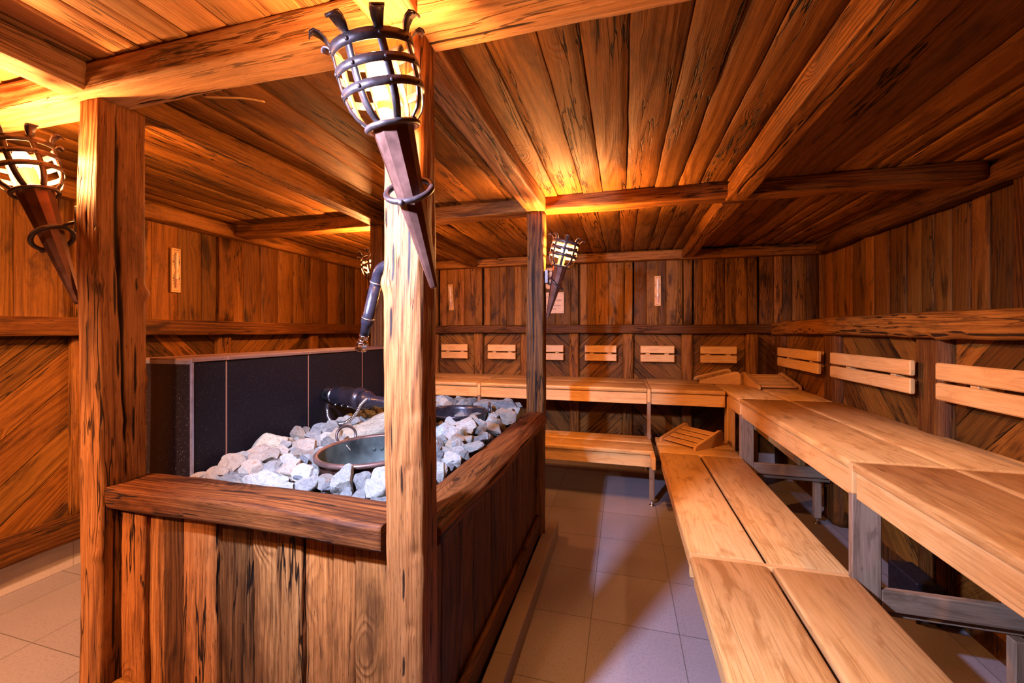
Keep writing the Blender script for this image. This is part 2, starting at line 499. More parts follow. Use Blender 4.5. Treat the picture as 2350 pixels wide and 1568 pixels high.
    # rough old plank with wobbly edges
    def plank(self, o, a, b, n, L, W, T, tone=None, wob=0.0025, seg=0.09, curve=0.002, edge=0.004, mi=0):
        o, a, b, n = Vector(o), Vector(a), Vector(b), Vector(n)
        r = self.r
        t = r.random() if tone is None else tone
        ou, ov = r.random() * 9, r.random() * 9
        sd = r.random() * 100
        N = max(2, int(L / seg))
        cols = [(0.0, -T), (0.0, -edge), (edge * 0.8, -edge * 0.15), (W * 0.33, 0), (W * 0.67, 0), (W - edge * 0.8, -edge * 0.15), (W, -edge), (W, -T)]
        grid = []
        for i in range(N + 1):
            s = L * i / N
            e0 = noise.noise(Vector((s * 3.1, sd, 0))) * wob * 2 + noise.noise(Vector((s * 17, sd, 3))) * wob
            e1 = noise.noise(Vector((s * 3.1, sd, 7))) * wob * 2 + noise.noise(Vector((s * 17, sd, 9))) * wob
            lift = noise.noise(Vector((s * 1.3, sd, 20))) * curve * 2
            row = []
            for j, (y, z) in enumerate(cols):
                yy = y + (abs(e0) if j < 3 else (-abs(e1) if j > 4 else 0))
                zz = z + (lift + noise.noise(Vector((s * 6, y * 25, sd))) * curve if z > -T + 1e-6 else 0)
                row.append(self.vert(o + a * s + b * yy + n * zz, tone=t))
            grid.append(row)
        flip = (a.cross(b)).dot(n) < 0
        for i in range(N):
            for j in range(7):
                ids = [grid[i][j], grid[i + 1][j], grid[i + 1][j + 1], grid[i][j + 1]]
                u0, u1 = L * i / N + ou, L * (i + 1) / N + ou
                v0, v1 = cols[j][0] + ov + (0 if j else -T), cols[j + 1][0] + ov + (T if j == 6 else 0)
                uvs = [(u0, v0), (u1, v0), (u1, v1), (u0, v1)]
                if flip:
                    ids.reverse(); uvs.reverse()
                self.face(ids, uvs, 1 <= j <= 5, mi)
        for row, rev in ((grid[0], True), (grid[-1], False)):
            ids = list(row)
            uvs = [(cols[q][1] + ou, cols[q][0] + ov) for q in range(8)]
            if rev != flip:
                ids.reverse(); uvs.reverse()
            self.face(ids, uvs, False, mi)

    # convex polygon in a plane -> slab with thickness
    def slab(self, poly2, org, a, b, n, T, gdir, tone, off, mi=0):
        org, a, b, n = Vector(org), Vector(a), Vector(b), Vector(n)
        def uv(p):
            u = p[0] * gdir[0] + p[1] * gdir[1]
            v = -p[0] * gdir[1] + p[1] * gdir[0]
            return (u + off[0], v + off[1])
        if (a.cross(b)).dot(n) < 0:
            poly2 = poly2[::-1]
        k = len(poly2)
        cx = sum(p[0] for p in poly2) / k
        cy = sum(p[1] for p in poly2) / k
        top = []
        for p in poly2:
            d = math.hypot(cx - p[0], cy - p[1]) + 1e-6
            q = min(0.002 / d, 0.4)
            top.append((p[0] + (cx - p[0]) * q, p[1] + (cy - p[1]) * q))
        T0 = [self.vert(org + a * p[0] + b * p[1], tone=tone) for p in top]
        T1 = [self.vert(org + a * p[0] + b * p[1] - n * 0.002, tone=tone) for p in poly2]
        T2 = [self.vert(org + a * p[0] + b * p[1] - n * T, tone=tone) for p in poly2]
        self.face(T0, [uv(p) for p in top], False, mi)
        for A, B in ((T0, T1), (T1, T2)):
            for i in range(k):
                j = (i + 1) % k
                self.face([A[j], A[i], B[i], B[j]], [uv(poly2[j]), uv(poly2[i]), uv(poly2[i]), uv(poly2[j])], False, mi)

    # tube along points
    def tube(self, pts, rad, seg=12, tone=0.5, cap=True, mi=0, closed=False, flat=1.0):
        pts = [Vector(p) for p in pts]
        n = len(pts)
        rr = rad if isinstance(rad, (list, tuple)) else [rad] * n
        rings = []
        prev = None
        for i in range(n):
            if closed:
                d = pts[(i + 1) % n] - pts[i - 1]
            else:
                d = pts[min(i + 1, n - 1)] - pts[max(i - 1, 0)]
            d.normalize()
            if prev is None:
                up = Vector((0, 0, 1)) if abs(d.z) < 0.9 else Vector((1, 0, 0))
                s = d.cross(up).normalized()
            else:
                s = (prev - d * prev.dot(d)).normalized()
            prev = s
            t = d.cross(s)
            rings.append([self.vert(pts[i] + (s * math.cos(q) + t * math.sin(q) * flat) * rr[i], tone=tone) for q in [2 * PI * k / seg for k in range(seg)]])
        L = 0
        m = n if closed else n - 1
        for i in range(m):
            i2 = (i + 1) % n
            dl = (pts[i2] - pts[i]).length
            for k in range(seg):
                k2 = (k + 1) % seg
                self.face([rings[i][k], rings[i][k2], rings[i2][k2], rings[i2][k]],
                          [(L, k / seg * 0.2), (L, (k + 1) / seg * 0.2), (L + dl, (k + 1) / seg * 0.2), (L + dl, k / seg * 0.2)], True, mi)
            L += dl
        if cap and not closed:
            self.face(rings[0][::-1], [(0, 0)] * seg, False, mi)
            self.face(rings[-1], [(0, 0)] * seg, False, mi)

    # surface of revolution about local z then mapped by matrix
    def lathe(self, prof, seg=32, mat=None, tone=0.5, mi=0, facet=False):
        mat = mat or Matrix()
        rings = []
        for (r, z) in prof:
            if r < 1e-6:
                rings.append([self.vert(mat @ Vector((0, 0, z)), tone=tone)])
            else:
                rings.append([self.vert(mat @ Vector((r * math.cos(2 * PI * k / seg), r * math.sin(2 * PI * k / seg), z)), tone=tone) for k in range(seg)])
        L = 0
        for i in range(len(prof) - 1):
            A, B = rings[i], rings[i + 1]
            dl = math.hypot(prof[i + 1][0] - prof[i][0], prof[i + 1][1] - prof[i][1])
            for k in range(seg):
                k2 = (k + 1) % seg
                w0, w1 = k / seg * 0.3, (k + 1) / seg * 0.3
                if len(A) == 1 and len(B) == 1:
                    continue
                if len(A) == 1:
                    self.face([A[0], B[k2], B[k]], [(L, w0), (L + dl, w1), (L + dl, w0)], not facet, mi)
                elif len(B) == 1:
                    self.face([A[k], A[k2], B[0]], [(L, w0), (L, w1), (L + dl, w0)], not facet, mi)
                else:
                    self.face([A[k], A[k2], B[k2], B[k]], [(L, w0), (L, w1), (L + dl, w1), (L + dl, w0)], not facet, mi)
            L += dl


def tag(o, label=None, cat=None, group=None, kind=None):
    if label: o['label'] = label
    if cat: o['category'] = cat
    if group: o['group'] = group
    if kind: o['kind'] = kind
    return o


def empty(name, loc, rot=(0, 0, 0)):
    o = bpy.data.objects.new(name, None)
    o.empty_display_size = 0.1
    C.objects.link(o)
    o.location = loc
    o.rotation_euler = rot
    return o


def copy_tree(o, parent=None):
    c = o.copy()
    C.objects.link(c)
    c.parent = parent
    for ch in [x for x in bpy.data.objects if x.parent == o]:
        copy_tree(ch, c)
    return c


def timber(name, p0, p1, side, w, d, mat, seed=0, dens=0.012, along=0.03, wob=0.004, r=0.010, chamfer=(), cracks=(), knots=(), tone=None, parent=None, rough=0.0012, bow=0.004, taper=0.0):
    """Hewn timber from p0 to p1. side = direction of width w; depth d along axis x side.
    cracks: (perimeter fraction, from, to (fractions of length), width, depth, wander, drift); knots: (perimeter fraction, length fraction, radius, height)"""
    mb = MB(seed)
    p0, p1 = Vector(p0), Vector(p1)
    a = (p1 - p0)
    L = a.length
    a.normalize()
    s = (Vector(side) - a * Vector(side).dot(a)).normalized()
    t = a.cross(s)
    rd = random.Random(seed)
    tn = rd.random() * 0.5 + 0.35 if tone is None else tone
    ou, ov = rd.random() * 9, rd.random() * 9
    sd = rd.random() * 50
    # corners: (s,t) sign, with individual chamfers
    ch = {(-1, -1): r, (1, -1): r, (1, 1): r, (-1, 1): r}
    for key, c in chamfer:
        ch[key] = c
    corners = [(-1, -1), (1, -1), (1, 1), (-1, 1)]
    P = []
    for i, (cs, ct) in enumerate(corners):
        c = ch[(cs, ct)]
        x, y = cs * w / 2, ct * d / 2
        if i == 0: A, B = (x, y + c), (x + c, y)
        elif i == 1: A, B = (x - c, y), (x, y + c)
        elif i == 2: A, B = (x, y - c), (x - c, y)
        else: A, B = (x + c, y), (x, y - c)
        P.append(A)
        if c < 0.03:
            m = ((A[0] + B[0]) / 2 + cs * c * 0.2, (A[1] + B[1]) / 2 + ct * c * 0.2)
            P.append(m)
        P.append(B)
    # resample the perimeter
    Q = []
    for i in range(len(P)):
        A, B = P[i], P[(i + 1) % len(P)]
        dd = math.hypot(B[0] - A[0], B[1] - A[1])
        k = max(1, int(round(dd / dens)))
        for j in range(k):
            Q.append((A[0] + (B[0] - A[0]) * j / k, A[1] + (B[1] - A[1]) * j / k))
    n = len(Q)
    per = [0.0]
    for i in range(n):
        A, B = Q[i], Q[(i + 1) % n]
        per.append(per[-1] + math.hypot(B[0] - A[0], B[1] - A[1]))
    PL = per[-1]
    nrm = []
    for i in range(n):
        A, B = Q[i - 1], Q[(i + 1) % n]
        tx, ty = B[0] - A[0], B[1] - A[1]
        q = math.hypot(tx, ty) + 1e-9
        nrm.append((ty / q, -tx / q))
    M_ = max(2, int(L / along))
    rings = []
    for j in range(M_ + 1):
        f = j / M_
        z = f * L
        bx = noise.noise(Vector((z * 0.9, sd, 1))) * bow * 2
        by = noise.noise(Vector((z * 0.9, sd, 5))) * bow * 2
        sc = 1.0 + taper * (f - 0.5)
        ring = []
        for i in range(n):
            x, y = Q[i]
            nx, ny = nrm[i]
            v = per[i]
            ck = 0.0
            h = noise.noise(Vector((z * 2.2, x * 9, y * 9 + sd))) * wob
            h += noise.noise(Vector((z * 9, x * 40, y * 40 + sd))) * wob * 0.35
            h += noise.noise(Vector((z * 5, x * 230, y * 230 + sd))) * rough
            for (pf, f0, f1, cw, cd, wa, dr) in cracks:
                if f0 <= f <= f1:
                    q = (f - f0) / (f1 - f0)
                    c0 = pf * PL + dr * (q - 0.5) + noise.noise(Vector((z * 2.5, pf * 31, sd))) * wa
                    dv = abs(v - c0)
                    dv = min(dv, PL - dv)
                    ww = cw * (0.25 + math.sin(q * PI)) * 0.9
                    if dv < ww:
                        h -= cd * (1 - dv / ww) * min(1, math.sin(q * PI) * 3)
                        ck = max(ck, min(1.0, 1.9 * (1 - dv / ww)) * min(1, math.sin(q * PI) * 4))  # how strongly the painted shade and dirt darken this crack vertex
            for (pf, kf, kr, kh) in knots:
                dv = abs(v - pf * PL)
                dv = min(dv, PL - dv)
                e = ((z - kf * L) ** 2 + dv ** 2) / (kr * kr)
                if e < 4:
                    h += kh * math.exp(-e * 1.6)
            ring.append(mb.vert(p0 + a * z + s * (x * sc + bx + nx * h) + t * (y * sc + by + ny * h), tone=tn))
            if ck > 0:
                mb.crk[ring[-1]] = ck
        rings.append(ring)
    for j in range(M_):
        u0, u1 = L * j / M_ + ou, L * (j + 1) / M_ + ou
        for i in range(n):
            i2 = (i + 1) % n
            mb.face([rings[j][i], rings[j][i2], rings[j + 1][i2], rings[j + 1][i]],
                    [(u0, per[i] + ov), (u0, per[i + 1] + ov), (u1, per[i + 1] + ov), (u1, per[i] + ov)], True)
    for ring, rev in ((rings[0], True), (rings[-1], False)):
        ids = list(ring)
        uvs = [(Q[i][0] * 0.3 + ou, Q[i][1] + ov) for i in range(n)]
        if rev:
            ids.reverse(); uvs.reverse()
        mb.face(ids, uvs, False)
    return mb.build(name, mat, parent)

# ================================================================== THE ROOM
X = Vector((1, 0, 0)); Y = Vector((0, 1, 0)); Z = Vector((0, 0, 1))
FLOOR_Y0, FAR_Y, LEFT_X, RIGHT_X, CEIL_Z, BEAM_Z = -1.4, 4.70, -3.19, 1.92, 2.29, 2.197


def struct(mb, name, mat, label=None):
    o = mb.build(name, mat)
    o['kind'] = 'structure'
    if label:
        o['label'] = label
    return o


mb = MB(1)
mb.abox(LEFT_X - 0.15, RIGHT_X + 0.15, FLOOR_Y0 - 0.15, FAR_Y + 0.2, -0.1, 0.0, 0.001)
struct(mb, 'floor', M['floor'])


def rows(mb, org, a, b, n, L, W, lo, hi, T=0.03, wob=0.0025, gap=0.0, lift=0.006, tones=None, curve=0.002, mi=0):
    """planks side by side along b, running along a"""
    org, a, b, n = Vector(org), Vector(a), Vector(b), Vector(n)
    w = 0.0
    k = 0
    while w < W - 0.02:
        pw = min(mb.r.uniform(lo, hi), W - w)
        if W - w - pw < 0.04:
            pw = W - w
        t = tones[k % len(tones)] if tones else None
        mb.plank(org + b * w + n * mb.r.uniform(-lift, 0), a, b, n, L, pw - gap, T, t, wob, curve=curve, mi=mi)
        w += pw
        k += 1


def clip_rect(poly, x0, y0, x1, y1):
    def cut(P, inside, inter):
        out = []
        for i in range(len(P)):
            A, B = P[i - 1], P[i]
            ia, ib = inside(A), inside(B)
            if ia != ib:
                out.append(inter(A, B))
            if ib:
                out.append(B)
        return out
    def ix(A, B, x): q = (x - A[0]) / (B[0] - A[0]); return (x, A[1] + (B[1] - A[1]) * q)
    def iy(A, B, y): q = (y - A[1]) / (B[1] - A[1]); return (A[0] + (B[0] - A[0]) * q, y)
    poly = cut(poly, lambda p: p[0] >= x0, lambda A, B: ix(A, B, x0))
    if poly: poly = cut(poly, lambda p: p[0] <= x1, lambda A, B: ix(A, B, x1))
    if poly: poly = cut(poly, lambda p: p[1] >= y0, lambda A, B: iy(A, B, y0))
    if poly: poly = cut(poly, lambda p: p[1] <= y1, lambda A, B: iy(A, B, y1))
    return poly


def chevron(mb, org, a, b, n, W, H, rise, T=0.02, lo=0.10, hi=0.16):
    """diagonal boards in a W x H panel; rise=+1 for '/', -1 for backslash"""
    g = (math.sqrt(0.5), rise * math.sqrt(0.5))
    p = (-g[1], g[0])
    ds = [q[0] * p[0] + q[1] * p[1] for q in ((0, 0), (W, 0), (W, H), (0, H))]
    d, dmax = min(ds) - mb.r.random() * 0.1, max(ds)
    while d < dmax:
        w = mb.r.uniform(lo, hi)
        R = W + H
        P = []
        for (u, v) in ((-2 * R, d), (2 * R, d), (2 * R, d + w - 0.004), (-2 * R, d + w - 0.004)):
            P.append((u * g[0] + v * p[0], u * g[1] + v * p[1]))
        P = clip_rect(P, 0, 0, W, H)
        P = [q for i, q in enumerate(P) if math.hypot(q[0] - P[i - 1][0], q[1] - P[i - 1][1]) > 1e-5]
        if len(P) >= 3:
            mb.slab(P, Vector(org) + Vector(n) * mb.r.uniform(-0.003, 0), a, b, n, T, g, mb.r.random(), (mb.r.random() * 9, mb.r.random() * 9))
        d += w


# ceiling boards run along Y, in three bays
mb = MB(11)
_mi = 1
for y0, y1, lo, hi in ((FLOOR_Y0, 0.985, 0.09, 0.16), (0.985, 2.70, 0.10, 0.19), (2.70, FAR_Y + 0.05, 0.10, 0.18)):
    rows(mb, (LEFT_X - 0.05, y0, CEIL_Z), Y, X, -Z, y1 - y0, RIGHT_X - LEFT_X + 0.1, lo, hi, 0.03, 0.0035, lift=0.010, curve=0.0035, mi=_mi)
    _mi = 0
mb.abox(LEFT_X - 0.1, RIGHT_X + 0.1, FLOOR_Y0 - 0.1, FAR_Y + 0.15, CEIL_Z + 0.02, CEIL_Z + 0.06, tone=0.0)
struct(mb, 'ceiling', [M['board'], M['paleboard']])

# far wall: boards above the rail, chevrons between studs below
RAIL_Z0, RAIL_Z1 = 1.392, 1.495
mb = MB(21)
STUD_X = [-2.875, -2.29, -1.705, -1.12, -0.54, 0.05, 0.66, 1.28]
edges = [LEFT_X] + STUD_X + [RIGHT_X]
for i in range(len(edges) - 1):
    rows(mb, (edges[i] + (0.068 if i else 0), FAR_Y, 1.44), Z, X, -Y, 0.86, edges[i + 1] - edges[i] - (0.0 if i == len(edges) - 2 else 0.11), 0.075, 0.155, 0.025, 0.0015, lift=0.004)
rs = [1, -1, 1, -1, 1, -1, 1, -1, 1]
rs = [(-1) ** (i + 0) for i in range(9)]
edges2 = [LEFT_X] + STUD_X + [1.53]
for i in range(len(edges2) - 1):
    x0, x1 = edges2[i] + 0.02, edges2[i + 1] - 0.02
    cx = (x0 + x1) / 2
    k = round((cx + 0.24) / 0.59)
    chevron(mb, (x0, FAR_Y + 0.05, 0.12), X, Z, -Y, x1 - x0, 1.28, 1 if k % 2 == 0 else -1)
mb.abox(LEFT_X - 0.1, RIGHT_X + 0.1, FAR_Y + 0.072, FAR_Y + 0.12, 0, CEIL_Z + 0.02, tone=0.0, grain='z')
mb.abox(LEFT_X, RIGHT_X, FAR_Y + 0.02, FAR_Y + 0.072, 1.395, 1.45, tone=0.1, grain='x')
mb.abox(LEFT_X, RIGHT_X, FAR_Y + 0.02, FAR_Y + 0.072, 0.0, 0.13, tone=0.1, grain='x')
struct(mb, 'wall_far', M['wallwood'])

# left wall
mb = MB(31)
STUD_Y = [-0.1, 0.80, 1.72, 2.63, 3.64]
ey = [FLOOR_Y0] + STUD_Y + [FAR_Y]
for i in range(len(ey) - 1):
    rows(mb, (LEFT_X, ey[i] + (0.05 if i else 0), 1.44), Z, Y, X, 0.86, ey[i + 1] - ey[i] - (0.1 if i < len(ey) - 2 else 0.05), 0.11, 0.20, 0.025, 0.0015, lift=0.004)
    chevron(mb, (LEFT_X - 0.03, ey[i] + 0.02, 0.20), Y, Z, X, ey[i + 1] - ey[i] - 0.04, 1.22, [1, -1, 1, -1, 1, -1][(i + 1) % 6] * -1 if False else (1 if i in (2, 4, 0) else -1), 0.02, 0.12, 0.19)
mb.abox(LEFT_X - 0.10, LEFT_X - 0.05, FLOOR_Y0, FAR_Y + 0.1, 0, CEIL_Z + 0.02, tone=0.0, grain='z')
struct(mb, 'wall_left', M['wallwood'])

# right wall: lower part stands forward, upper part is set back behind a shelf
mb = MB(41)
RLOW = 1.53
YR = [4.60, 3.56, 2.535, 1.51, 0.49]
rows(mb, (RIGHT_X, FLOOR_Y0, 1.44), Z, Y, -X, 0.86, FAR_Y - FLOOR_Y0, 0.12, 0.22, 0.03, 0.004, lift=0.016, curve=0.004)
eyr = [FLOOR_Y0] + YR[::-1]
for i in range(len(eyr) - 1):
    chevron(mb, (RLOW, eyr[i + 1] - 0.02, 0.12), -Y, Z, -X, eyr[i + 1] - eyr[i] - 0.04, 1.29, [1, 1, -1, 1, -1, 1][::-1][i] if False else {4: 1, 3: -1, 2: 1, 1: -1, 0: 1}[i], 0.02, 0.13, 0.20)
mb.abox(RLOW + 0.022, RIGHT_X + 0.02, FLOOR_Y0, FAR_Y + 0.05, 1.40, 1.44, tone=0.3, grain='y')
mb.abox(RLOW + 0.022, RLOW + 0.05, FLOOR_Y0, FAR_Y + 0.05, 0, 1.40, tone=0.0, grain='z')
mb.abox(RIGHT_X + 0.032, RIGHT_X + 0.08, FLOOR_Y0, FAR_Y + 0.1, 0, CEIL_Z + 0.02, tone=0.0, grain='z')
struct(mb, 'wall_right', M['wallwood'])

# wall behind the camera
mb = MB(51)
rows(mb, (RIGHT_X, FLOOR_Y0, 0.0), Z, -X, Y, CEIL_Z, RIGHT_X - LEFT_X, 0.12, 0.2, 0.03, 0.002)
mb.abox(LEFT_X - 0.1, RIGHT_X + 0.1, FLOOR_Y0 - 0.08, FLOOR_Y0 - 0.032, 0, CEIL_Z + 0.02, tone=0.0, grain='z')
struct(mb, 'wall_back', M['wallwood'])

# skirting tiles at the left wall
mb = MB(52)
mb.abox(LEFT_X - 0.05, LEFT_X + 0.0, FLOOR_Y0, FAR_Y, 0.0, 0.20, 0.002)
struct(mb, 'baseboard_left', M['skirt'])
mb = MB(53)
mb.abox(LEFT_X, FAR_Y and 1.5, FAR_Y - 0.01, FAR_Y + 0.02, 0.0, 0.17, 0.002, grain='x')
struct(mb, 'baseboard_far', M['skirt'])

# rails, sill and wall-top beams, studs = trims of the room
TR = [0]


def trim(*a, **k):
    TR[0] += 1
    o = timber('trim_%d' % TR[0], *a, **k)
    o['kind'] = 'structure'
    return o


trim((LEFT_X + 0.035, FLOOR_Y0, 1.4435), (LEFT_X + 0.035, FAR_Y, 1.4435), X, 0.09, 0.108, M['darkbeam'], 101, dens=0.02, along=0.05, wob=0.006, tone=0.85)
trim((LEFT_X + 0.03, FLOOR_Y0, 0.245), (LEFT_X + 0.03, FAR_Y, 0.245), X, 0.10, 0.14, M['darkbeam'], 102, dens=0.02, along=0.05, wob=0.008, tone=0.6)
trim((LEFT_X, FAR_Y - 0.03, 1.4435), (RIGHT_X, FAR_Y - 0.03, 1.4435), Y, 0.09, 0.095, M['darkbeam'], 103, dens=0.02, along=0.05, wob=0.004, tone=0.08)
trim((1.485, FLOOR_Y0, 1.452), (1.485, FAR_Y - 0.06, 1.445), X, 0.13, 0.125, M['old'], 104, dens=0.014, along=0.03, wob=0.012, r=0.028, bow=0.012, tone=0.75,
     cracks=((0.80, 0.0, 1.0, 0.006, 0.008, 0.05, 0.02),), knots=((0.8, 0.62, 0.05, 0.012), (0.86, 0.8, 0.04, 0.01)))
trim((LEFT_X + 0.05, FLOOR_Y0, 2.243), (LEFT_X + 0.05, FAR_Y, 2.243), X, 0.11, 0.11, M['old'], 105, dens=0.02, along=0.05, wob=0.010, r=0.02, tone=0.6)
trim((LEFT_X, FAR_Y - 0.055, 2.243), (RIGHT_X, FAR_Y - 0.055, 2.225), Y, 0.11, 0.10, M['old'], 106, dens=0.02, along=0.05, wob=0.006, tone=0.6)
trim((RIGHT_X - 0.06, FLOOR_Y0, 2.225), (RIGHT_X - 0.06, FAR_Y - 0.1, 2.23), X, 0.13, 0.13, M['darkbeam'], 107, dens=0.02, along=0.05, wob=0.02, r=0.035, bow=0.015, tone=0.5)
for i, x in enumerate(STUD_X):
    trim((x, FAR_Y + 0.012, 0.0), (x, FAR_Y + 0.012, 1.40), X, 0.115, 0.075, M['old'], 110 + i, dens=0.02, along=0.06, wob=0.006, r=0.022, tone=0.35 + 0.35 * ((i * 7) % 5) / 5)
    if i >= 0:
        trim((x + 0.005, FAR_Y + 0.005, 1.48), (x + 0.005, FAR_Y + 0.005, 2.2), X, 0.085, 0.045, M['wallwood'], 130 + i, dens=0.02, along=0.08, wob=0.004, r=0.006, tone=0.25 + 0.5 * ((i * 3) % 4) / 4)
for i, y in enumerate(STUD_Y):
    trim((LEFT_X - 0.015, y, 0.30), (LEFT_X - 0.015, y, 1.40), Y, 0.12, 0.07, M['old'], 150 + i, dens=0.02, along=0.06, wob=0.006, r=0.02, tone=0.6)
    trim((LEFT_X + 0.005, y, 1.48), (LEFT_X + 0.005, y, 2.2), Y, 0.13, 0.05, M['wallwood'], 160 + i, dens=0.02, along=0.08, wob=0.005, r=0.008, tone=0.45)
for i, y in enumerate(YR):
    trim((RLOW + 0.005, y, 0.0), (RLOW + 0.005, y, 1.41), Y, 0.205, 0.11, M['darkbeam'], 170 + i, dens=0.016, along=0.04, wob=0.008, r=0.035, tone=0.8,
         cracks=((0.12, 0.2, 0.9, 0.005, 0.008, 0.02, 0.0),), knots=((0.1, 0.35, 0.02, 0.01),))
trim((RIGHT_X - 0.02, 2.53, 1.44), (RIGHT_X - 0.02, 2.53, 2.2), Y, 0.13, 0.09, M['darkbeam'], 180, dens=0.02, along=0.05, wob=0.01, tone=0.3)

# ================================================================== CEILING BEAMS AND POSTS
def beam(p0, p1, side, w, d, seed, label, group='hewn beams under the ceiling', **k):
    o = timber('ceiling_beam', p0, p1, side, w, d, k.pop('mat', M['post']), seed, **k)
    tag(o, label, 'beam', group)
    return o


BZ, BH = 2.2415, 0.093
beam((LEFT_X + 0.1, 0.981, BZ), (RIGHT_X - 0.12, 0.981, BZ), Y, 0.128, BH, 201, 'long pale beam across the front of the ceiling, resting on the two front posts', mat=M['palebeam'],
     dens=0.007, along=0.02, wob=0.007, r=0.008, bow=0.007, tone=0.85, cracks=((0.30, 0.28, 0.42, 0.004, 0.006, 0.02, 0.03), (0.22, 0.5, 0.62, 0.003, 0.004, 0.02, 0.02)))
beam((LEFT_X + 0.1, 2.705, BZ), (RIGHT_X - 0.12, 2.705, BZ), Y, 0.128, BH, 202, 'long beam across the middle of the ceiling, resting on the two rear posts',
     dens=0.013, along=0.04, wob=0.006, r=0.008, bow=0.01, tone=0.55, mat=M['old'])
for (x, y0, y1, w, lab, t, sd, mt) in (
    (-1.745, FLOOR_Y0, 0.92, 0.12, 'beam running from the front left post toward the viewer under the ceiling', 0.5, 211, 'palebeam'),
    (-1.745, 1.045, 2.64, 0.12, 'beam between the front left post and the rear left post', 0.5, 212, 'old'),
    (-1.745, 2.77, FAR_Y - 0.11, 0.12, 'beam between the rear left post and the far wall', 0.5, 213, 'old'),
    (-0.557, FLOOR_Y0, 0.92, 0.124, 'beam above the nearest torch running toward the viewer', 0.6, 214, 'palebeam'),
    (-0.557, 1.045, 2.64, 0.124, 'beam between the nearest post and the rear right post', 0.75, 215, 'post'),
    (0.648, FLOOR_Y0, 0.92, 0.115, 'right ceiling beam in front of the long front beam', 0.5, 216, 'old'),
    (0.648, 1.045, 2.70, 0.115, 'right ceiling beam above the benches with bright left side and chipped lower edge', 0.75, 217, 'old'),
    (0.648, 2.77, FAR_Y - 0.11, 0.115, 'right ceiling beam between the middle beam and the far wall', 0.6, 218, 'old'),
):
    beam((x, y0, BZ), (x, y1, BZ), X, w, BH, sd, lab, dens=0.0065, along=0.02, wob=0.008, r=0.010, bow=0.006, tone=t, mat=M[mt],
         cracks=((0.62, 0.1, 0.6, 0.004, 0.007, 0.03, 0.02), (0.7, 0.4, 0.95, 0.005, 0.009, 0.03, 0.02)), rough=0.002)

GP = 'hewn posts around the stove'
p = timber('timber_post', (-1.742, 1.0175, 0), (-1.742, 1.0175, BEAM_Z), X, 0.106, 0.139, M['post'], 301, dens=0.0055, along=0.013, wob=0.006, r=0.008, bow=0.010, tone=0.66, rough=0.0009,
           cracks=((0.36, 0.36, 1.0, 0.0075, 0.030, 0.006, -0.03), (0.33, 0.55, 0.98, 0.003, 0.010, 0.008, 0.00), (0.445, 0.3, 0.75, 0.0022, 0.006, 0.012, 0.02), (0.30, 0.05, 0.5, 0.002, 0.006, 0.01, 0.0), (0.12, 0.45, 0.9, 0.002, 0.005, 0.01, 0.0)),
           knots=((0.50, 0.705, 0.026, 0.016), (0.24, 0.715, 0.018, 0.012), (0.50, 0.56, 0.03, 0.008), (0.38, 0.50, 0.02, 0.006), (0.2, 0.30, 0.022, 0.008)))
tag(p, 'front left post of the stove, deeply cracked, with a torch on its left side', 'post', GP)
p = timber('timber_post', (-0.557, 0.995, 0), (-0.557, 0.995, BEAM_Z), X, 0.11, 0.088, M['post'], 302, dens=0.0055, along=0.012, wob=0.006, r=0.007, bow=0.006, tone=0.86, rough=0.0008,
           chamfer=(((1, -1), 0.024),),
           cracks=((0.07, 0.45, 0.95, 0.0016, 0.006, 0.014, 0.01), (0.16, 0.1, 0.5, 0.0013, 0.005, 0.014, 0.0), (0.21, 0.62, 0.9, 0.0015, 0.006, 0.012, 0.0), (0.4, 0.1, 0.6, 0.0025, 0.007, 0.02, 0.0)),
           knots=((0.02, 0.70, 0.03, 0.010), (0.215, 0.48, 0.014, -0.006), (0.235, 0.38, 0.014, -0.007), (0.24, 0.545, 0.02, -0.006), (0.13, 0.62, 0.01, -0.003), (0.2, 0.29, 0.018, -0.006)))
tag(p, 'nearest post of the stove, pale and knotty, behind the largest torch', 'post', GP)
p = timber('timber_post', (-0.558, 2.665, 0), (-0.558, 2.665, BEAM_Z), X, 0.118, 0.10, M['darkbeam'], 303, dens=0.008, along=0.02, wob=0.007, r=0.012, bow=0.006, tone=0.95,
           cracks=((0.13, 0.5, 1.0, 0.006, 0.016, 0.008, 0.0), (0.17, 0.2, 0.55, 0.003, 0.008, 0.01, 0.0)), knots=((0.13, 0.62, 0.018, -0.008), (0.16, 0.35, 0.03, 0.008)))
tag(p, 'slim rear right post of the stove with a torch on its right side', 'post', GP)
p = timber('timber_post', (-1.752, 2.68, 0), (-1.752, 2.68, BEAM_Z), X, 0.10, 0.10, M['darkbeam'], 304, dens=0.01, along=0.03, wob=0.005, r=0.008, tone=0.8)
tag(p, 'rear left post of the stove, mostly hidden behind the nearest post', 'post', GP)

# ================================================================== STOVE
st = empty('stove_enclosure', (-1.12, 1.85, 0))
tag(st, 'waist high stove enclosure clad in old upright boards around the hot stones', 'stove')


def local(mbuild, name, mat, parent):
    o = mbuild.build(name, mat)
    o.parent = parent
    o.matrix_parent_inverse = Matrix.Translation(-Vector(parent.location))
    return o


def part_timber(name, parent, *a, **k):
    o = timber(name, *a, **k)
    o.parent = parent
    o.matrix_parent_inverse = Matrix.Translation(-Vector(parent.location))
    return o


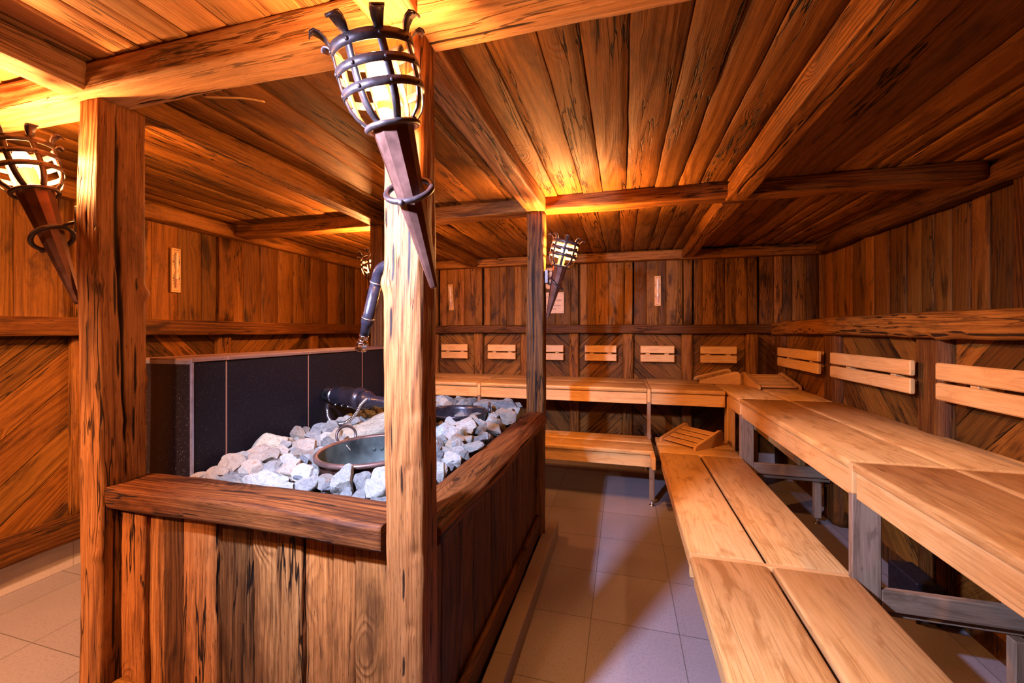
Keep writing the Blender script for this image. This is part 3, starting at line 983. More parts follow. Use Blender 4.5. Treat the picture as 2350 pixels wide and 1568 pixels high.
mb = MB(61)
fx = [-1.70, -1.566, -1.49, -1.395, -1.251, -1.118, -1.019, -0.923, -0.823, -0.742, -0.60]
ft = [0.55, 0.75, 0.02, 0.85, 0.12, 0.95, 0.80, 0.98, 0.70, 0.60]
for i in range(len(fx) - 1):
    mb.plank((fx[i], 1.012 + 0.006 * ((i * 5) % 3 - 1), 0.10), Z, X, -Y, 0.74, fx[i + 1] - fx[i] - 0.001, 0.03, ft[i], 0.003, seg=0.03, curve=0.004, edge=0.006)
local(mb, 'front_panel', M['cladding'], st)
mb = MB(62)
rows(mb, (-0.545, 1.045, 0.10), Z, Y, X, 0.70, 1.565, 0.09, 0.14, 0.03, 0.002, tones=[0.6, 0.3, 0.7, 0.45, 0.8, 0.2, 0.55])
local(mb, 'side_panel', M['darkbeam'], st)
mb = MB(63)
rows(mb, (-0.62, 2.70, 0.0), Z, -X, Y, 0.80, 1.07, 0.09, 0.14, 0.03, 0.002)
local(mb, 'rear_panel', M['old'], st)
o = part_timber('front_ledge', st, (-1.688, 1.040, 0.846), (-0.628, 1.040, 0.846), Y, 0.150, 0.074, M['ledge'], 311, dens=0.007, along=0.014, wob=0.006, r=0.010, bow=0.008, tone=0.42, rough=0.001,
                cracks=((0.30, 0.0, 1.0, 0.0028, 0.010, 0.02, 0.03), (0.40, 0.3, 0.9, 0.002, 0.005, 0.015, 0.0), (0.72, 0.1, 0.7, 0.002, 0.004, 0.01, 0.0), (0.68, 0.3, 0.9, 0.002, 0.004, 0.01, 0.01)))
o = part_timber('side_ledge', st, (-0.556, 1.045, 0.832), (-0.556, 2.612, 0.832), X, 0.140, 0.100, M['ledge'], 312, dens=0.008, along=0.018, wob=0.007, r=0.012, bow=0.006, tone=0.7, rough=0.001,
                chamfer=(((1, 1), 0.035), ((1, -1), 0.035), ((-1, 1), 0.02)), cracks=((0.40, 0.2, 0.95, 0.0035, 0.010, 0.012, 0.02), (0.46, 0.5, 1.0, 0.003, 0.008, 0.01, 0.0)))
part_timber('base_beam', st, (-1.68, 0.985, 0.16), (-0.62, 0.985, 0.16), Y, 0.05, 0.11, M['old'], 313, dens=0.02, along=0.06, tone=0.4)
part_timber('base_beam', st, (-0.53, 1.045, 0.16), (-0.53, 2.612, 0.16), X, 0.03, 0.11, M['darkbeam'], 314, dens=0.02, along=0.06, tone=0.5)

kb = empty('tile_kerb', (-0.47, 1.9, 0))
tag(kb, 'low tiled kerb along the foot of the boarded stove side', 'kerb')
mb = MB(64)
mb.abox(-0.512, -0.432, 1.045, 2.61, 0.0, 0.10, 0.003)
mb.abox(-0.490, -0.432, 2.61, 2.80, 0.0, 0.10, 0.003)
local(mb, 'kerb_tiles', M['kerb'], kb)

tw = empty('tiled_wall', (-1.68, 1.93, 0))
tag(tw, 'dark stone tiled wall standing along the left side of the stones', 'wall')
mb = MB(65)
mb.abox(-1.80, -1.572, 1.169, 2.62, 0.0, 1.293, 0.001)
w_ = local(mb, 'wall_body', [M['dtile']], tw)
mb = MB(66)
mb.abox(-1.80, -1.572, 1.161, 1.1688, 0.0, 1.293, 0.001)
local(mb, 'end_face', M['dtile_end'], tw)
mb = MB(67)
mb.abox(-1.805, -1.562, 1.158, 2.62, 1.2935, 1.308, 0.002)
local(mb, 'cap_tile', M['ttop'], tw)
mb = MB(68)
mb.abox(-1.5715, -1.562, 1.1585, 1.168, 0.70, 1.293, 0.001)
mb.abox(-1.80, -1.562, 1.1570, 1.1605, 1.286, 1.3005, 0.0005, grain='x')
local(mb, 'edge_trim', M['trimmetal'], tw)

# rubble base that carries the stones
KET1 = (-0.962, 1.425)
KET2 = (-0.93, 2.20)


def bed_h(x, y):
    h = 0.835
    d = min((y - 1.10) / 0.14, (-0.62 - x) / 0.14, 1.0)
    h += 0.065 * max(0, d)
    if y > 1.9:
        h += 0.035 * min(1.0, (y - 1.9) / 0.4)
    dk = math.hypot(x - KET1[0], y - KET1[1])
    if dk < 0.29 and y < KET1[1]:
        h += 0.022 * (0.29 - dk) / 0.09
    return h


mb = MB(69)
nx_, ny_ = 40, 60
gr = []
for i in range(nx_ + 1):
    row = []
    for j in range(ny_ + 1):
        x = -1.571 + (0.955) * i / nx_
        y = 1.118 + 1.54 * j / ny_
        dk = min(math.hypot(x - KET1[0], y - KET1[1]), math.hypot(x - KET2[0], y - KET2[1]))
        h = bed_h(x, y) - 0.080 + noise.noise(Vector((x * 18, y * 18, 0))) * 0.012
        if dk < 0.215:
            h = min(h, 0.72)
        row.append(mb.vert((x, y, h), tone=0.5))
    gr.append(row)
for i in range(nx_):
    for j in range(ny_):
        mb.face([gr[i][j], gr[i + 1][j], gr[i + 1][j + 1], gr[i][j + 1]], [(0, 0)] * 4, True)
o = mb.build('stone_bed', M['gravel'])
tag(o, 'dark bed of fine rubble beneath the heaped stones', 'rubble', kind='stuff')


# ---- stones
def rock_mesh(seed, angular=0.6):
    import bmesh
    r = random.Random(seed)
    bm = bmesh.new()
    bmesh.ops.create_icosphere(bm, subdivisions=4, radius=1.0)
    planes = []
    for k in range(r.randint(9, 15)):
        v = Vector((r.gauss(0, 1), r.gauss(0, 1), r.gauss(0, 1))).normalized()
        planes.append((v, r.uniform(0.50, 0.84)))
    off = r.random() * 50
    for v in bm.verts:
        p = v.co.copy()
        for (n_, d_) in planes:
            e = p.dot(n_) - d_
            if e > 0:
                p -= n_ * e * 0.97
        q = p.normalized()
        p += q * (noise.noise(q * 1.6 + Vector((off, 0, 0))) * 0.10 + noise.noise(q * 5 + Vector((off, 0, 0))) * 0.035 + noise.noise(q * 13 + Vector((off, 3, 0))) * 0.018)
        v.co = p * 1.22
    bm.normal_update()
    for f in bm.faces:
        f.smooth = True
    for e_ in bm.edges:
        if e_.calc_face_angle(0) > 0.30:
            e_.smooth = False
    me = bpy.data.meshes.new('stone')
    bm.to_mesh(me)
    bm.free()
    return me


ROCKS = [rock_mesh(900 + i) for i in range(16)]
VAR = {}


def rock_data(i, mat):
    if (i, mat) not in VAR:
        me = ROCKS[i].copy()
        me.materials.append(M[mat])
        VAR[(i, mat)] = me
    return VAR[(i, mat)]


COLN = {'st_grey': 'mid grey', 'st_pale': 'pale whitish', 'st_rust': 'rust flecked', 'st_dark': 'dark grey', 'st_beige': 'beige'}


def zone(x, y):
    if y < 1.27:
        return ('in the front row behind the front ledge, left half' if x < -1.1 else 'in the front row behind the front ledge, beside the nearest post')
    if x > -0.76:
        return 'along the inner edge of the right ledge'
    if x < -1.22 and y < 1.62:
        return 'on the slope between the dark tiles and the open basin'
    if y < 1.68:
        return 'packed around the open basin'
    if x < -1.18 and y < 2.3:
        return 'behind the basin, below the black cylinder and its hose'
    if y < 2.02:
        return 'between the open basin and the black pot'
    if y < 2.42:
        return 'beside the black pot'
    return 'at the far end of the stone bed, behind the black pot'


def stone_obj(x, y, z, sx, sy, sz, rot, mat, i, label=None):
    o = bpy.data.objects.new('stone', rock_data(i, mat))
    C.objects.link(o)
    o.location = (x, y, z)
    o.scale = (sx, sy, sz)
    o.rotation_euler = rot
    zl = zone(x, y)
    if label:
        tag(o, label, 'stone')
    else:
        tag(o, COLN[mat] + ' angular stone ' + zl, 'stone', COLN[mat] + ' stones ' + zl)
    return o


rs_ = random.Random(77)
placed = []
big = [
    (-1.19, 1.80, 0.925, 0.165, 0.115, 0.080, (0.15, -0.15, 0.4), 'st_beige', 2, 'large flat beige boulder lying under the hose, left of the nearest post'),
    (-0.80, 2.50, 0.935, 0.125, 0.085, 0.052, (0, 0.1, 0.2), 'st_dark', 4, 'large smooth blue grey boulder behind the black pot'),
]
for b in big:
    placed.append((b[0], b[1], max(b[3], b[4]) * 0.88))
    stone_obj(*b[:6], b[6], b[7], b[8], b[9])
HAND = [
    (-1.533, 1.162, 0.864, 0.0277, 0.50, 'st_rust'), (-1.497, 1.194, 0.868, 0.0331, 0.80, 'st_rust'), (-1.480, 1.266, 0.878, 0.0500, 0.75, 'st_rust'),
    (-1.510, 1.380, 0.893, 0.0557, 0.50, 'st_rust'), (-1.362, 1.173, 0.865, 0.0430, 0.60, 'st_grey'), (-1.387, 1.330, 0.887, 0.0582, 0.80, 'st_rust'),
    (-1.307, 1.269, 0.879, 0.0419, 0.80, 'st_grey'), (-1.373, 1.242, 0.875, 0.0367, 0.90, 'st_rust'), (-1.291, 1.177, 0.866, 0.0316, 0.80, 'st_pale'),
    (-1.220, 1.175, 0.866, 0.0467, 0.80, 'st_pale'), (-1.137, 1.170, 0.865, 0.0397, 0.50, 'st_pale'), (-1.180, 1.234, 0.874, 0.0417, 0.65, 'st_rust'),
    (-1.051, 1.158, 0.863, 0.0358, 0.70, 'st_grey'), (-1.094, 1.241, 0.875, 0.0349, 0.60, 'st_rust'), (-1.095, 1.194, 0.868, 0.0246, 0.50, 'st_dark'),
    (-1.011, 1.180, 0.866, 0.0225, 1.10, 'st_pale'), (-1.047, 1.277, 0.880, 0.0387, 0.80, 'st_pale'), (-0.988, 1.208, 0.870, 0.0244, 0.80, 'st_rust'),
    (-0.956, 1.151, 0.862, 0.0262, 0.60, 'st_dark'), (-0.917, 1.196, 0.868, 0.0373, 1.45, 'st_pale'), (-0.954, 1.309, 0.884, 0.0534, 0.70, 'st_beige'),
    (-0.862, 1.218, 0.872, 0.0300, 0.90, 'st_grey'), (-0.801, 1.193, 0.868, 0.0422, 0.80, 'st_pale'), (-0.841, 1.284, 0.881, 0.0375, 0.80, 'st_pale'),
    (-1.275, 1.327, 0.887, 0.0380, 0.80, 'st_pale'), (-1.473, 1.472, 0.893, 0.0735, 0.95, 'st_beige'), (-1.520, 1.484, 0.893, 0.0433, 0.60, 'st_beige'),
    (-1.525, 1.568, 0.893, 0.0372, 0.50, 'st_grey'), (-1.470, 1.633, 0.893, 0.0378, 0.80, 'st_grey'), (-1.499, 1.767, 0.893, 0.0404, 0.90, 'st_grey'),
    (-1.524, 1.900, 0.893, 0.0383, 0.80, 'st_dark'), (-1.408, 1.728, 0.893, 0.0436, 0.70, 'st_pale'), (-1.533, 1.764, 0.893, 0.0272, 0.60, 'st_grey'),
    (-1.376, 1.214, 0.871, 0.0262, 0.80, 'st_pale'), (-1.241, 1.240, 0.875, 0.0326, 0.80, 'st_grey'), (-1.411, 1.173, 0.865, 0.0289, 0.70, 'st_grey'),
    (-0.830, 1.829, 0.892, 0.0806, 0.95, 'st_grey'), (-0.808, 1.975, 0.897, 0.0770, 0.75, 'st_pale'), (-0.720, 1.812, 0.891, 0.0352, 0.90, 'st_pale'),
    (-0.663, 1.826, 0.892, 0.0269, 0.80, 'st_dark'), (-0.652, 1.908, 0.895, 0.0258, 0.80, 'st_grey'), (-0.710, 1.989, 0.898, 0.0293, 0.70, 'st_grey'),
    (-0.668, 2.041, 0.900, 0.0459, 0.70, 'st_pale'), (-0.636, 2.102, 0.902, 0.0352, 0.80, 'st_grey'), (-0.669, 2.326, 0.910, 0.0595, 0.80, 'st_rust'),
    (-0.732, 2.244, 0.908, 0.0454, 0.70, 'st_pale'), (-0.811, 2.205, 0.906, 0.0426, 0.70, 'st_grey'), (-0.895, 2.186, 0.906, 0.0401, 0.80, 'st_grey'),
    (-1.052, 2.650, 0.910, 0.0485, 0.60, 'st_grey'), (-1.208, 2.758, 0.910, 0.0382, 0.80, 'st_pale'), (-1.196, 2.611, 0.910, 0.0424, 0.80, 'st_grey'),
    (-0.827, 2.711, 0.910, 0.0424, 0.70, 'st_pale'), (-0.729, 2.618, 0.910, 0.0407, 0.80, 'st_grey'), (-0.650, 2.455, 0.910, 0.0407, 0.70, 'st_pale'),
    (-0.637, 2.563, 0.910, 0.0282, 0.80, 'st_grey'), (-0.658, 1.727, 0.888, 0.0452, 0.50, 'st_pale'), (-0.639, 1.624, 0.884, 0.0260, 0.70, 'st_grey'),
    (-0.682, 1.544, 0.881, 0.0339, 0.85, 'st_pale'), (-0.683, 1.454, 0.877, 0.0288, 0.90, 'st_pale'), (-0.745, 1.571, 0.882, 0.0256, 0.90, 'st_dark'),
    (-0.970, 2.061, 0.901, 0.0384, 0.90, 'st_grey'), (-0.692, 1.640, 0.884, 0.0302, 0.70, 'st_grey'), (-0.743, 1.628, 0.884, 0.0283, 0.80, 'st_pale'),
]
for (x, y, z, r, asp, mat) in HAND:
    dk = math.hypot(x - KET1[0], y - KET1[1])
    if dk < 0.212 + r * 0.9:
        q = (0.212 + r * 0.9) / dk
        x, y = KET1[0] + (x - KET1[0]) * q, KET1[1] + (y - KET1[1]) * q
        if y - r < 1.12:
            continue
    x = min(x, -0.640 - r * 0.6)
    y = max(y, 1.128 + r * 0.75)
    if y > 2.56:
        y, z = 2.56, z + 0.022
    if y < KET1[1] and math.hypot(x - KET1[0], y - KET1[1]) < 0.30:
        z += 0.022
    placed.append((x, y, r * 0.9))
    stone_obj(x, y, z, r * 1.12, r * rs_.uniform(0.85, 1.0), r * 1.10 * asp, (rs_.uniform(-0.35, 0.35), rs_.uniform(-0.35, 0.35), rs_.uniform(-0.6, 0.9)), mat, rs_.randrange(16))
for layer in (0, 1, 2):
    tries = 6000 if layer == 0 else (3000 if layer == 1 else 900)
    mine = [] if layer else placed
    if layer == 1:
        tries = 1500
    for _ in range(tries):
        x, y = rs_.uniform(-1.53, -0.655), rs_.uniform(1.15, 2.60)
        r = rs_.choice([0.026, 0.030, 0.034, 0.040, 0.046, 0.054]) if layer == 0 else rs_.choice([0.022, 0.026, 0.030, 0.036])
        if layer == 2:
            r = rs_.uniform(0.014, 0.022)
        if x - r < -1.56 or x + r > -0.635 or y - r < 1.125 or y + r > 2.63:
            continue
        if math.hypot(x - KET1[0], y - KET1[1]) < 0.198 + r or math.hypot(x - KET2[0], y - KET2[1]) < 0.175 + r:
            continue
        f = (1.04 if y < 1.6 else 0.96) if layer == 0 else 1.0
        if any(math.hypot(x - a, y - b) < (r + c) * f for a, b, c in mine):
            continue
        if layer and any(math.hypot(x - a, y - b) < (r + c) * 0.62 for a, b, c in placed):
            continue
        if layer and any(math.hypot(x - b[0], y - b[1]) < r + max(b[3], b[4]) for b in big):
            continue
        if (layer == 2 and y > 1.6) or (layer == 1 and y < 1.30):
            continue
        mine.append((x, y, r))
        z = bed_h(x, y) - 0.032 + rs_.uniform(-0.006, 0.014) + r * 0.35 + (0.032 if layer == 1 else 0.016 if layer == 2 else 0)
        q = rs_.random()
        if y < 1.5 and x < -1.2:
            mat = 'st_rust' if q < 0.45 else 'st_pale' if q < 0.75 else 'st_grey'
        elif y < 1.5:
            mat = 'st_pale' if q < 0.5 else 'st_grey' if q < 0.8 else 'st_rust' if q < 0.9 else 'st_dark'
        else:
            mat = 'st_grey' if q < 0.42 else 'st_pale' if q < 0.70 else 'st_dark' if q < 0.86 else 'st_beige' if q < 0.93 else 'st_rust'
        k = 1.08
        stone_obj(x, y, z, r * k * rs_.uniform(0.9, 1.3), r * k * rs_.uniform(0.8, 1.0), r * k * rs_.uniform(0.75, 1.05),
                  (rs_.uniform(-0.6, 0.6), rs_.uniform(-0.6, 0.6), rs_.uniform(0, 6.28)), mat, rs_.randrange(16))
print('stones', sum(1 for o in C.objects if o.name.startswith('stone.')) + 1)

# ---- basins
k1 = empty('copper_basin', (KET1[0], KET1[1], 0.742), (math.radians(1.5), math.radians(-1.5), 0))
k1.scale = (0.90, 0.90, 0.90)
tag(k1, 'wide open copper basin with tarnished greenish inside sunk among the stones', 'basin')
mb = MB(71)
R = 0.222
mb.lathe([(0.0, 0.012), (0.10, 0.014), (0.17, 0.04), (0.205, 0.10), (0.213, 0.19), (0.214, 0.222)], 64)
mb.build('inner_bowl', M['verdigris'], k1)
mb = MB(72)
mb.lathe([(0.217, 0.205), (0.216, 0.19), (0.208, 0.10), (0.173, 0.037), (0.10, 0.008), (0.0, 0.005)], 64)
mb.build('outer_shell', M['copper'], k1)
mb = MB(73)
mb.lathe([(0.214, 0.218), (0.213, 0.224), (0.218, 0.229), (0.228, 0.230), (0.235, 0.224), (0.234, 0.214), (0.226, 0.208), (0.217, 0.205)], 96)
mb.build('rim', M['rimrust'], k1)
for ang in (152, -28):
    q = math.radians(ang)
    d = Vector((math.cos(q), math.sin(q), 0))
    tt = Vector((-d.y, d.x, 0))
    mb = MB(74)
    pts = []
    for i in range(33):
        w = -0.25 * PI + 1.5 * PI * i / 32
        pts.append(d * 0.247 + tt * (0.047 * math.cos(w)) + Vector((0, 0, 0.243 + 0.042 * math.sin(w))) + d * (0.012 * math.sin(w)))
    mb.tube(pts, 0.0062, 12)
    mb.tube([d * 0.225 + tt * (-0.05) + Z * 0.208, d * 0.244 + tt * (-0.03) + Z * 0.214, d * 0.244 + tt * 0.03 + Z * 0.214, d * 0.225 + tt * 0.05 + Z * 0.208], 0.007, 10)
    mb.build('ring_handle', M['iron'], k1)
mb = MB(75)
for q in (1.95, 2.12):
    c = Vector((math.cos(q) * 0.2105, math.sin(q) * 0.2105, 0.16))
    m = Matrix.Translation(c) @ Vector((-math.cos(q), -math.sin(q), 0)).to_track_quat('Z', 'Y').to_matrix().to_4x4()
    mb.lathe([(0.009, 0), (0.009, 0.002), (0.006, 0.004), (0.0, 0.005)], 16, m)
mb.build('rivets', M['verdigris'], k1)

k2 = empty('iron_pot', (KET2[0], KET2[1], 0.78))
tag(k2, 'black iron pot half buried in stones right of the nearest post', 'pot')
mb = MB(76)
mb.lathe([(0.0, 0.012), (0.10, 0.016), (0.150, 0.06), (0.166, 0.15), (0.168, 0.17), (0.176, 0.174), (0.180, 0.168), (0.174, 0.15), (0.158, 0.05), (0.10, 0.002), (0.0, 0.0)], 48)
mb.build('pot_body', M['castiron'], k2)
for sgn in (1, -1):
    mb = MB(77)
    c = Vector((0.172 * math.cos(math.radians(200)) * sgn, 0.172 * math.sin(math.radians(200)) * sgn, 0.165))
    d = Vector((c.x, c.y, 0)).normalized()
    tt = Vector((-d.y, d.x, 0))
    mb.tube([c + tt * 0.04 * math.cos(w) + Z * 0.045 * math.sin(w) + d * 0.015 for w in [PI * i / 16 for i in range(17)]], 0.008, 12)
    mb.build('pot_handle', M['castiron'], k2)

# ---- black cylinder with riveted jacket, arm and hose
dv = empty('tilting_drive', (-1.50, 1.87, 1.065))
tag(dv, 'black riveted cylinder with a pipe arm, fixed to the dark tiled wall', 'cylinder')
A0, A1 = Vector((-1.562, 1.885, 1.068)), Vector((-1.10, 1.81, 1.05))
ax = (A1 - A0).normalized()
mt = Matrix.Translation(A0) @ ax.to_track_quat('Z', 'Y').to_matrix().to_4x4()
inv = Matrix.Translation(-dv.location)
mb = MB(81)
mb.lathe([(0.0, 0.0), (0.036, 0.0), (0.036, 0.04), (0.040, 0.042), (0.040, 0.052), (0.032, 0.054), (0.030, 0.075), (0.0, 0.075)], 40, inv @ mt)
mb.build('end_knob', M['steel'], dv)
mb = MB(82)
mb.lathe([(0.0, 0.065), (0.046, 0.065), (0.052, 0.075), (0.053, 0.225), (0.059, 0.228), (0.059, 0.245), (0.056, 0.248), (0.054, 0.262), (0.0, 0.262)], 48, inv @ mt)
mb.build('cylinder_jacket', M['black'], dv)
mb = MB(83)
mb.lathe([(0.0, 0.26), (0.050, 0.26), (0.046, 0.30), (0.030, 0.33), (0.027, 0.34), (0.027, 0.66), (0.0, 0.66)], 32, inv @ mt)
mb.build('pipe_arm', M['black'], dv)
mb = MB(84)
for qa in (-75, -130, 40):
    for s in (0.10, 0.145, 0.19):
        q = math.radians(qa)
        base = mt @ Matrix.Translation((0.0525 * math.cos(q), 0.0525 * math.sin(q), s)) @ Vector((math.cos(q), math.sin(q), 0)).to_track_quat('Z', 'Y').to_matrix().to_4x4()
        mb.lathe([(0.006, 0), (0.0055, 0.003), (0.003, 0.005), (0, 0.0055)], 12, inv @ base)
mb.build('rivets', M['steel'], dv)
# corrugated hose
def spline(pts, n):
    out = []
    P = [Vector(p) for p in pts]
    P = [P[0] * 2 - P[1]] + P + [P[-1] * 2 - P[-2]]
    for i in range(1, len(P) - 2):
        for k in range(n):
            t = k / n
            a, b, c, d = P[i - 1], P[i], P[i + 1], P[i + 2]
            out.append(0.5 * ((2 * b) + (c - a) * t + (2 * a - 5 * b + 4 * c - d) * t * t + (3 * b - a - 3 * c + d) * t ** 3))
    out.append(P[-2])
    return out
hp = spline([(-1.540, 1.86, 1.018), (-1.500, 1.81, 1.0), (-1.485, 1.80, 0.965), (-1.452, 1.79, 0.942), (-1.40, 1.785, 0.938), (-1.352, 1.785, 0.953), (-1.307, 1.785, 0.995), (-1.279, 1.785, 1.040), (-1.252, 1.80, 1.072)], 26)
mb = MB(85)
mb.tube(hp, [0.0080 + 0.0012 * math.sin(i * 1.35) for i in range(len(hp))], 14)
o = mb.build('metal_hose', M['steel'])
tag(o, 'ribbed metal hose sagging in a loop from the black cylinder', 'hose')

# ---- water spout on the nearest post
sp = empty('water_spout', (-0.64, 1.06, 1.60))
tag(sp, 'black pipe spout with chrome nozzle hanging from the left side of the nearest post', 'spout')
inv = Matrix.Translation(-sp.location)
el = [inv @ Vector(p) for p in spline([(-0.60, 1.062, 1.600), (-0.66, 1.066, 1.606), (-0.700, 1.071, 1.592), (-0.718, 1.078, 1.556)], 8)]
mb = MB(91)
mb.tube(el, 0.0175, 20)
mb.build('elbow', M['black'], sp)
n0, n1 = Vector((-0.716, 1.077, 1.563)), Vector((-0.801, 1.118, 1.352))
nd = (n1 - n0).normalized()
NLEN = (n1 - n0).length
m = inv @ (Matrix.Translation(n0) @ nd.to_track_quat('Z', 'Y').to_matrix().to_4x4())
mb = MB(92)
mb.lathe([(0.0, 0.0), (0.017, 0.0), (0.017, 0.125), (0.0185, 0.128), (0.0185, 0.14), (0.015, 0.146), (0.0135, 0.185), (0.0, 0.185)], 28, m)
mb.build('pipe', M['black'], sp)
for s in (0.004, 0.120):
    mb = MB(93)
    mb.lathe([(0.0172, s), (0.0192, s + 0.001), (0.0196, s + 0.003), (0.0192, s + 0.005), (0.0172, s + 0.006)], 28, m)
    mb.build('collar', M['steel'], sp)
mb = MB(94)
e = NLEN
mb.lathe([(0.0, 0.18), (0.0150, 0.18), (0.0155, 0.184), (0.0135, 0.187), (0.0145, 0.205), (0.0150, e - 0.030), (0.0185, e - 0.027), (0.0185, e - 0.022), (0.0160, e - 0.020), (0.0175, e - 0.002), (0.0185, e), (0.014, e), (0.013, e - 0.02), (0.0, e - 0.02)], 28, m)
mb.build('nozzle', M['chrome'], sp)


# ================================================================== TORCHES
def torch(tip, bulb, plate, pdir, label, ball_dir, power=1.0):
    tip, bulb, plate, pdir, ball_dir = [Vector(q) for q in (tip, bulb, plate, pdir, ball_dir)]
    d = (bulb - tip)
    BL = d.length
    d.normalize()
    hold = tip + d * 0.235
    root = empty('torch_lamp', hold)
    tag(root, label, 'torch', 'torch lamps on the stove posts')
    T = Matrix.Translation(-hold) @ Matrix.Translation(tip) @ d.to_track_quat('Z', 'Y').to_matrix().to_4x4()
    s0 = BL - 0.112
    mb = MB(1)
    mb.lathe([(0.0, 0.0), (0.009, 0.0), (0.011, 0.004), (0.047, s0), (0.0, s0)], 10, T, facet=True)
    mb.build('cone_handle', M['copper'], root)
    mb = MB(2)
    mb.tube([T @ Vector((0.056 * math.cos(q), 0.056 * math.sin(q), s0)) for q in [2 * PI * k / 48 for k in range(48)]], 0.0068, 12, closed=True)
    mb.build('collar_ring', M['iron'], root)
    mb = MB(3)
    mb.lathe([(0.0, s0), (0.033, s0), (0.033, s0 + 0.008), (0.022, s0 + 0.012), (0.022, s0 + 0.080), (0.018, s0 + 0.085), (0.0, s0 + 0.085)], 24, T)
    mb.build('lamp_socket', M['sign'], root)
    mb = MB(4)
    c = BL + 0.006
    pr_ = [(0.0, -0.032), (0.011, -0.031), (0.018, -0.022), (0.022, -0.006), (0.022, 0.008), (0.017, 0.022), (0.009, 0.030), (0.0, 0.032)]
    mb.lathe([(a, b + c) for a, b in pr_], 16, T)
    mb.build('bulb', emit('glowing_bulb', FLAME, BULB_STRENGTH * power), root)
    prof = [(0.047, 0.002, 8), (0.058, 0.008, 8), (0.072, 0.022, 8), (0.081, 0.040, 8), (0.0855, 0.062, 8), (0.087, 0.085, 8), (0.0865, 0.115, 8), (0.085, 0.150, 8.5), (0.086, 0.162, 9), (0.091, 0.174, 12), (0.100, 0.184, 14), (0.110, 0.189, 14), (0.118, 0.186, 13), (0.120, 0.180, 11)]
    for k in range(8):
        q = 2 * PI * (k + 0.35) / 8
        er = Vector((math.cos(q), math.sin(q), 0))
        et = Vector((-math.sin(q), math.cos(q), 0))
        mb = MB(5)
        rows_ = []
        for i, (r, z, w) in enumerate(prof):
            r0, z0 = prof[max(i - 1, 0)][:2]
            r1, z1 = prof[min(i + 1, len(prof) - 1)][:2]
            tx, tz = r1 - r0, z1 - z0
            l = math.hypot(tx, tz)
            nn = Vector((tz / l, 0, -tx / l))
            nv = er * nn.x + Z * nn.z
            base = er * r + Z * (z + s0)
            w_ = w * 0.001
            rows_.append([mb.vert(T @ (base + et * sx * w_ + nv * sn * 0.0016)) for sx, sn in ((-1, -1), (1, -1), (1, 1), (-1, 1))])
        for i in range(len(rows_) - 1):
            for a in range(4):
                b = (a + 1) % 4
                mb.face([rows_[i][a], rows_[i][b], rows_[i + 1][b], rows_[i + 1][a]], [(0, 0)] * 4, a in (0, 2))
        mb.face(rows_[0][::-1], [(0, 0)] * 4)
        mb.face(rows_[-1], [(0, 0)] * 4)
        st_ = mb.build('cage_strip', M['iron'], root)
    for (rz, rr, hh) in ((0.152, 0.0862, 0.0105), (0.110, 0.0880, 0.0082), (0.068, 0.0872, 0.0082)):
        mb = MB(6)
        mb.lathe([(rr - 0.0012, s0 + rz - hh), (rr + 0.0018, s0 + rz - hh), (rr + 0.0018, s0 + rz + hh), (rr - 0.0012, s0 + rz + hh), (rr - 0.0012, s0 + rz - hh)], 48, T)
        for k in range(8):
            q = 2 * PI * (k + 0.35) / 8
            er = Vector((math.cos(q), math.sin(q), 0))
            mm = T @ Matrix.Translation(er * (rr + 0.0018) + Z * (s0 + rz)) @ er.to_track_quat('Z', 'Y').to_matrix().to_4x4()
            mb.lathe([(0.0045, 0), (0.004, 0.0022), (0.0, 0.003)], 8, mm)
        mb.build('cage_hoop', M['iron'], root)
    # bracket
    mb = MB(7)
    P = plate - hold
    side = pdir.cross(Z).normalized()
    mb.box(P - side * 0.026 - Z * 0.045, pdir, side, Z, 0.024, 0.052, 0.09, 0.003)
    mb.build('wall_plate', M['iron'], root)
    mb = MB(8)
    cr = ball_dir.normalized()
    cs = Z.cross(cr).normalized()
    tilt = (Z + cr * 1.0).normalized()
    u1 = (cr - tilt * cr.dot(tilt)).normalized()
    u2 = tilt.cross(u1)
    RR = 0.054
    mb.tube([(u1 * math.cos(q) + u2 * math.sin(q)) * RR for q in [2 * PI * k / 40 for k in range(40)]], 0.0072, 12, closed=True)
    ring = mb.build('holder_ring', M['iron'], root)
    mb = MB(9)
    mm = Matrix.Translation(u1 * (RR + 0.006))
    mb.lathe([(0, -0.008), (0.0055, -0.0058), (0.008, 0), (0.0055, 0.0058), (0, 0.008)], 12, mm)
    mb.build('ball_finial', M['iron'], ring)
    mb = MB(10)
    back = -u1 * RR
    mb.tube(spline([back, back * 1.15 + (P - back) * 0.2, P + pdir * 0.02], 6), 0.0055, 10)
    mb.tube([P + pdir * 0.02 - Z * 0.035, P + pdir * 0.035 - Z * 0.055], 0.006, 10)
    mb.tube([P + pdir * 0.02 + Z * 0.02, (P + Z * 0.02) * 0.25 + Vector((0, 0, 0.02))], 0.002, 8)
    mb.build('bracket_arm', M['iron'], root)
    return root


torch((-0.458, 0.937, 1.520), (-0.514, 0.780, 1.975), (-0.530, 0.945, 1.78), (0, -1, 0), 'largest torch lamp, glowing in an iron cage on the nearest post', (0.1, -1, 0), 0.40)
torch((-1.812, 0.962, 1.506), (-1.955, 0.893, 1.985), (-1.787, 0.975, 1.795), (-1, 0, 0), 'torch lamp on the front left post, partly cut off by the left picture edge', (-1, -0.15, 0), 0.90)
torch((-0.482, 2.650, 1.50), (-0.368, 2.640, 1.945), (-0.498, 2.665, 1.775), (1, 0, 0), 'small distant torch lamp on the rear right post in front of the sign', (1, -0.1, 0))
torch((-1.815, 2.72, 1.51), (-1.925, 2.84, 1.955), (-1.803, 2.69, 1.78), (-1, 0, 0), 'torch lamp almost hidden behind the rear left post', (-1, 0.4, 0))


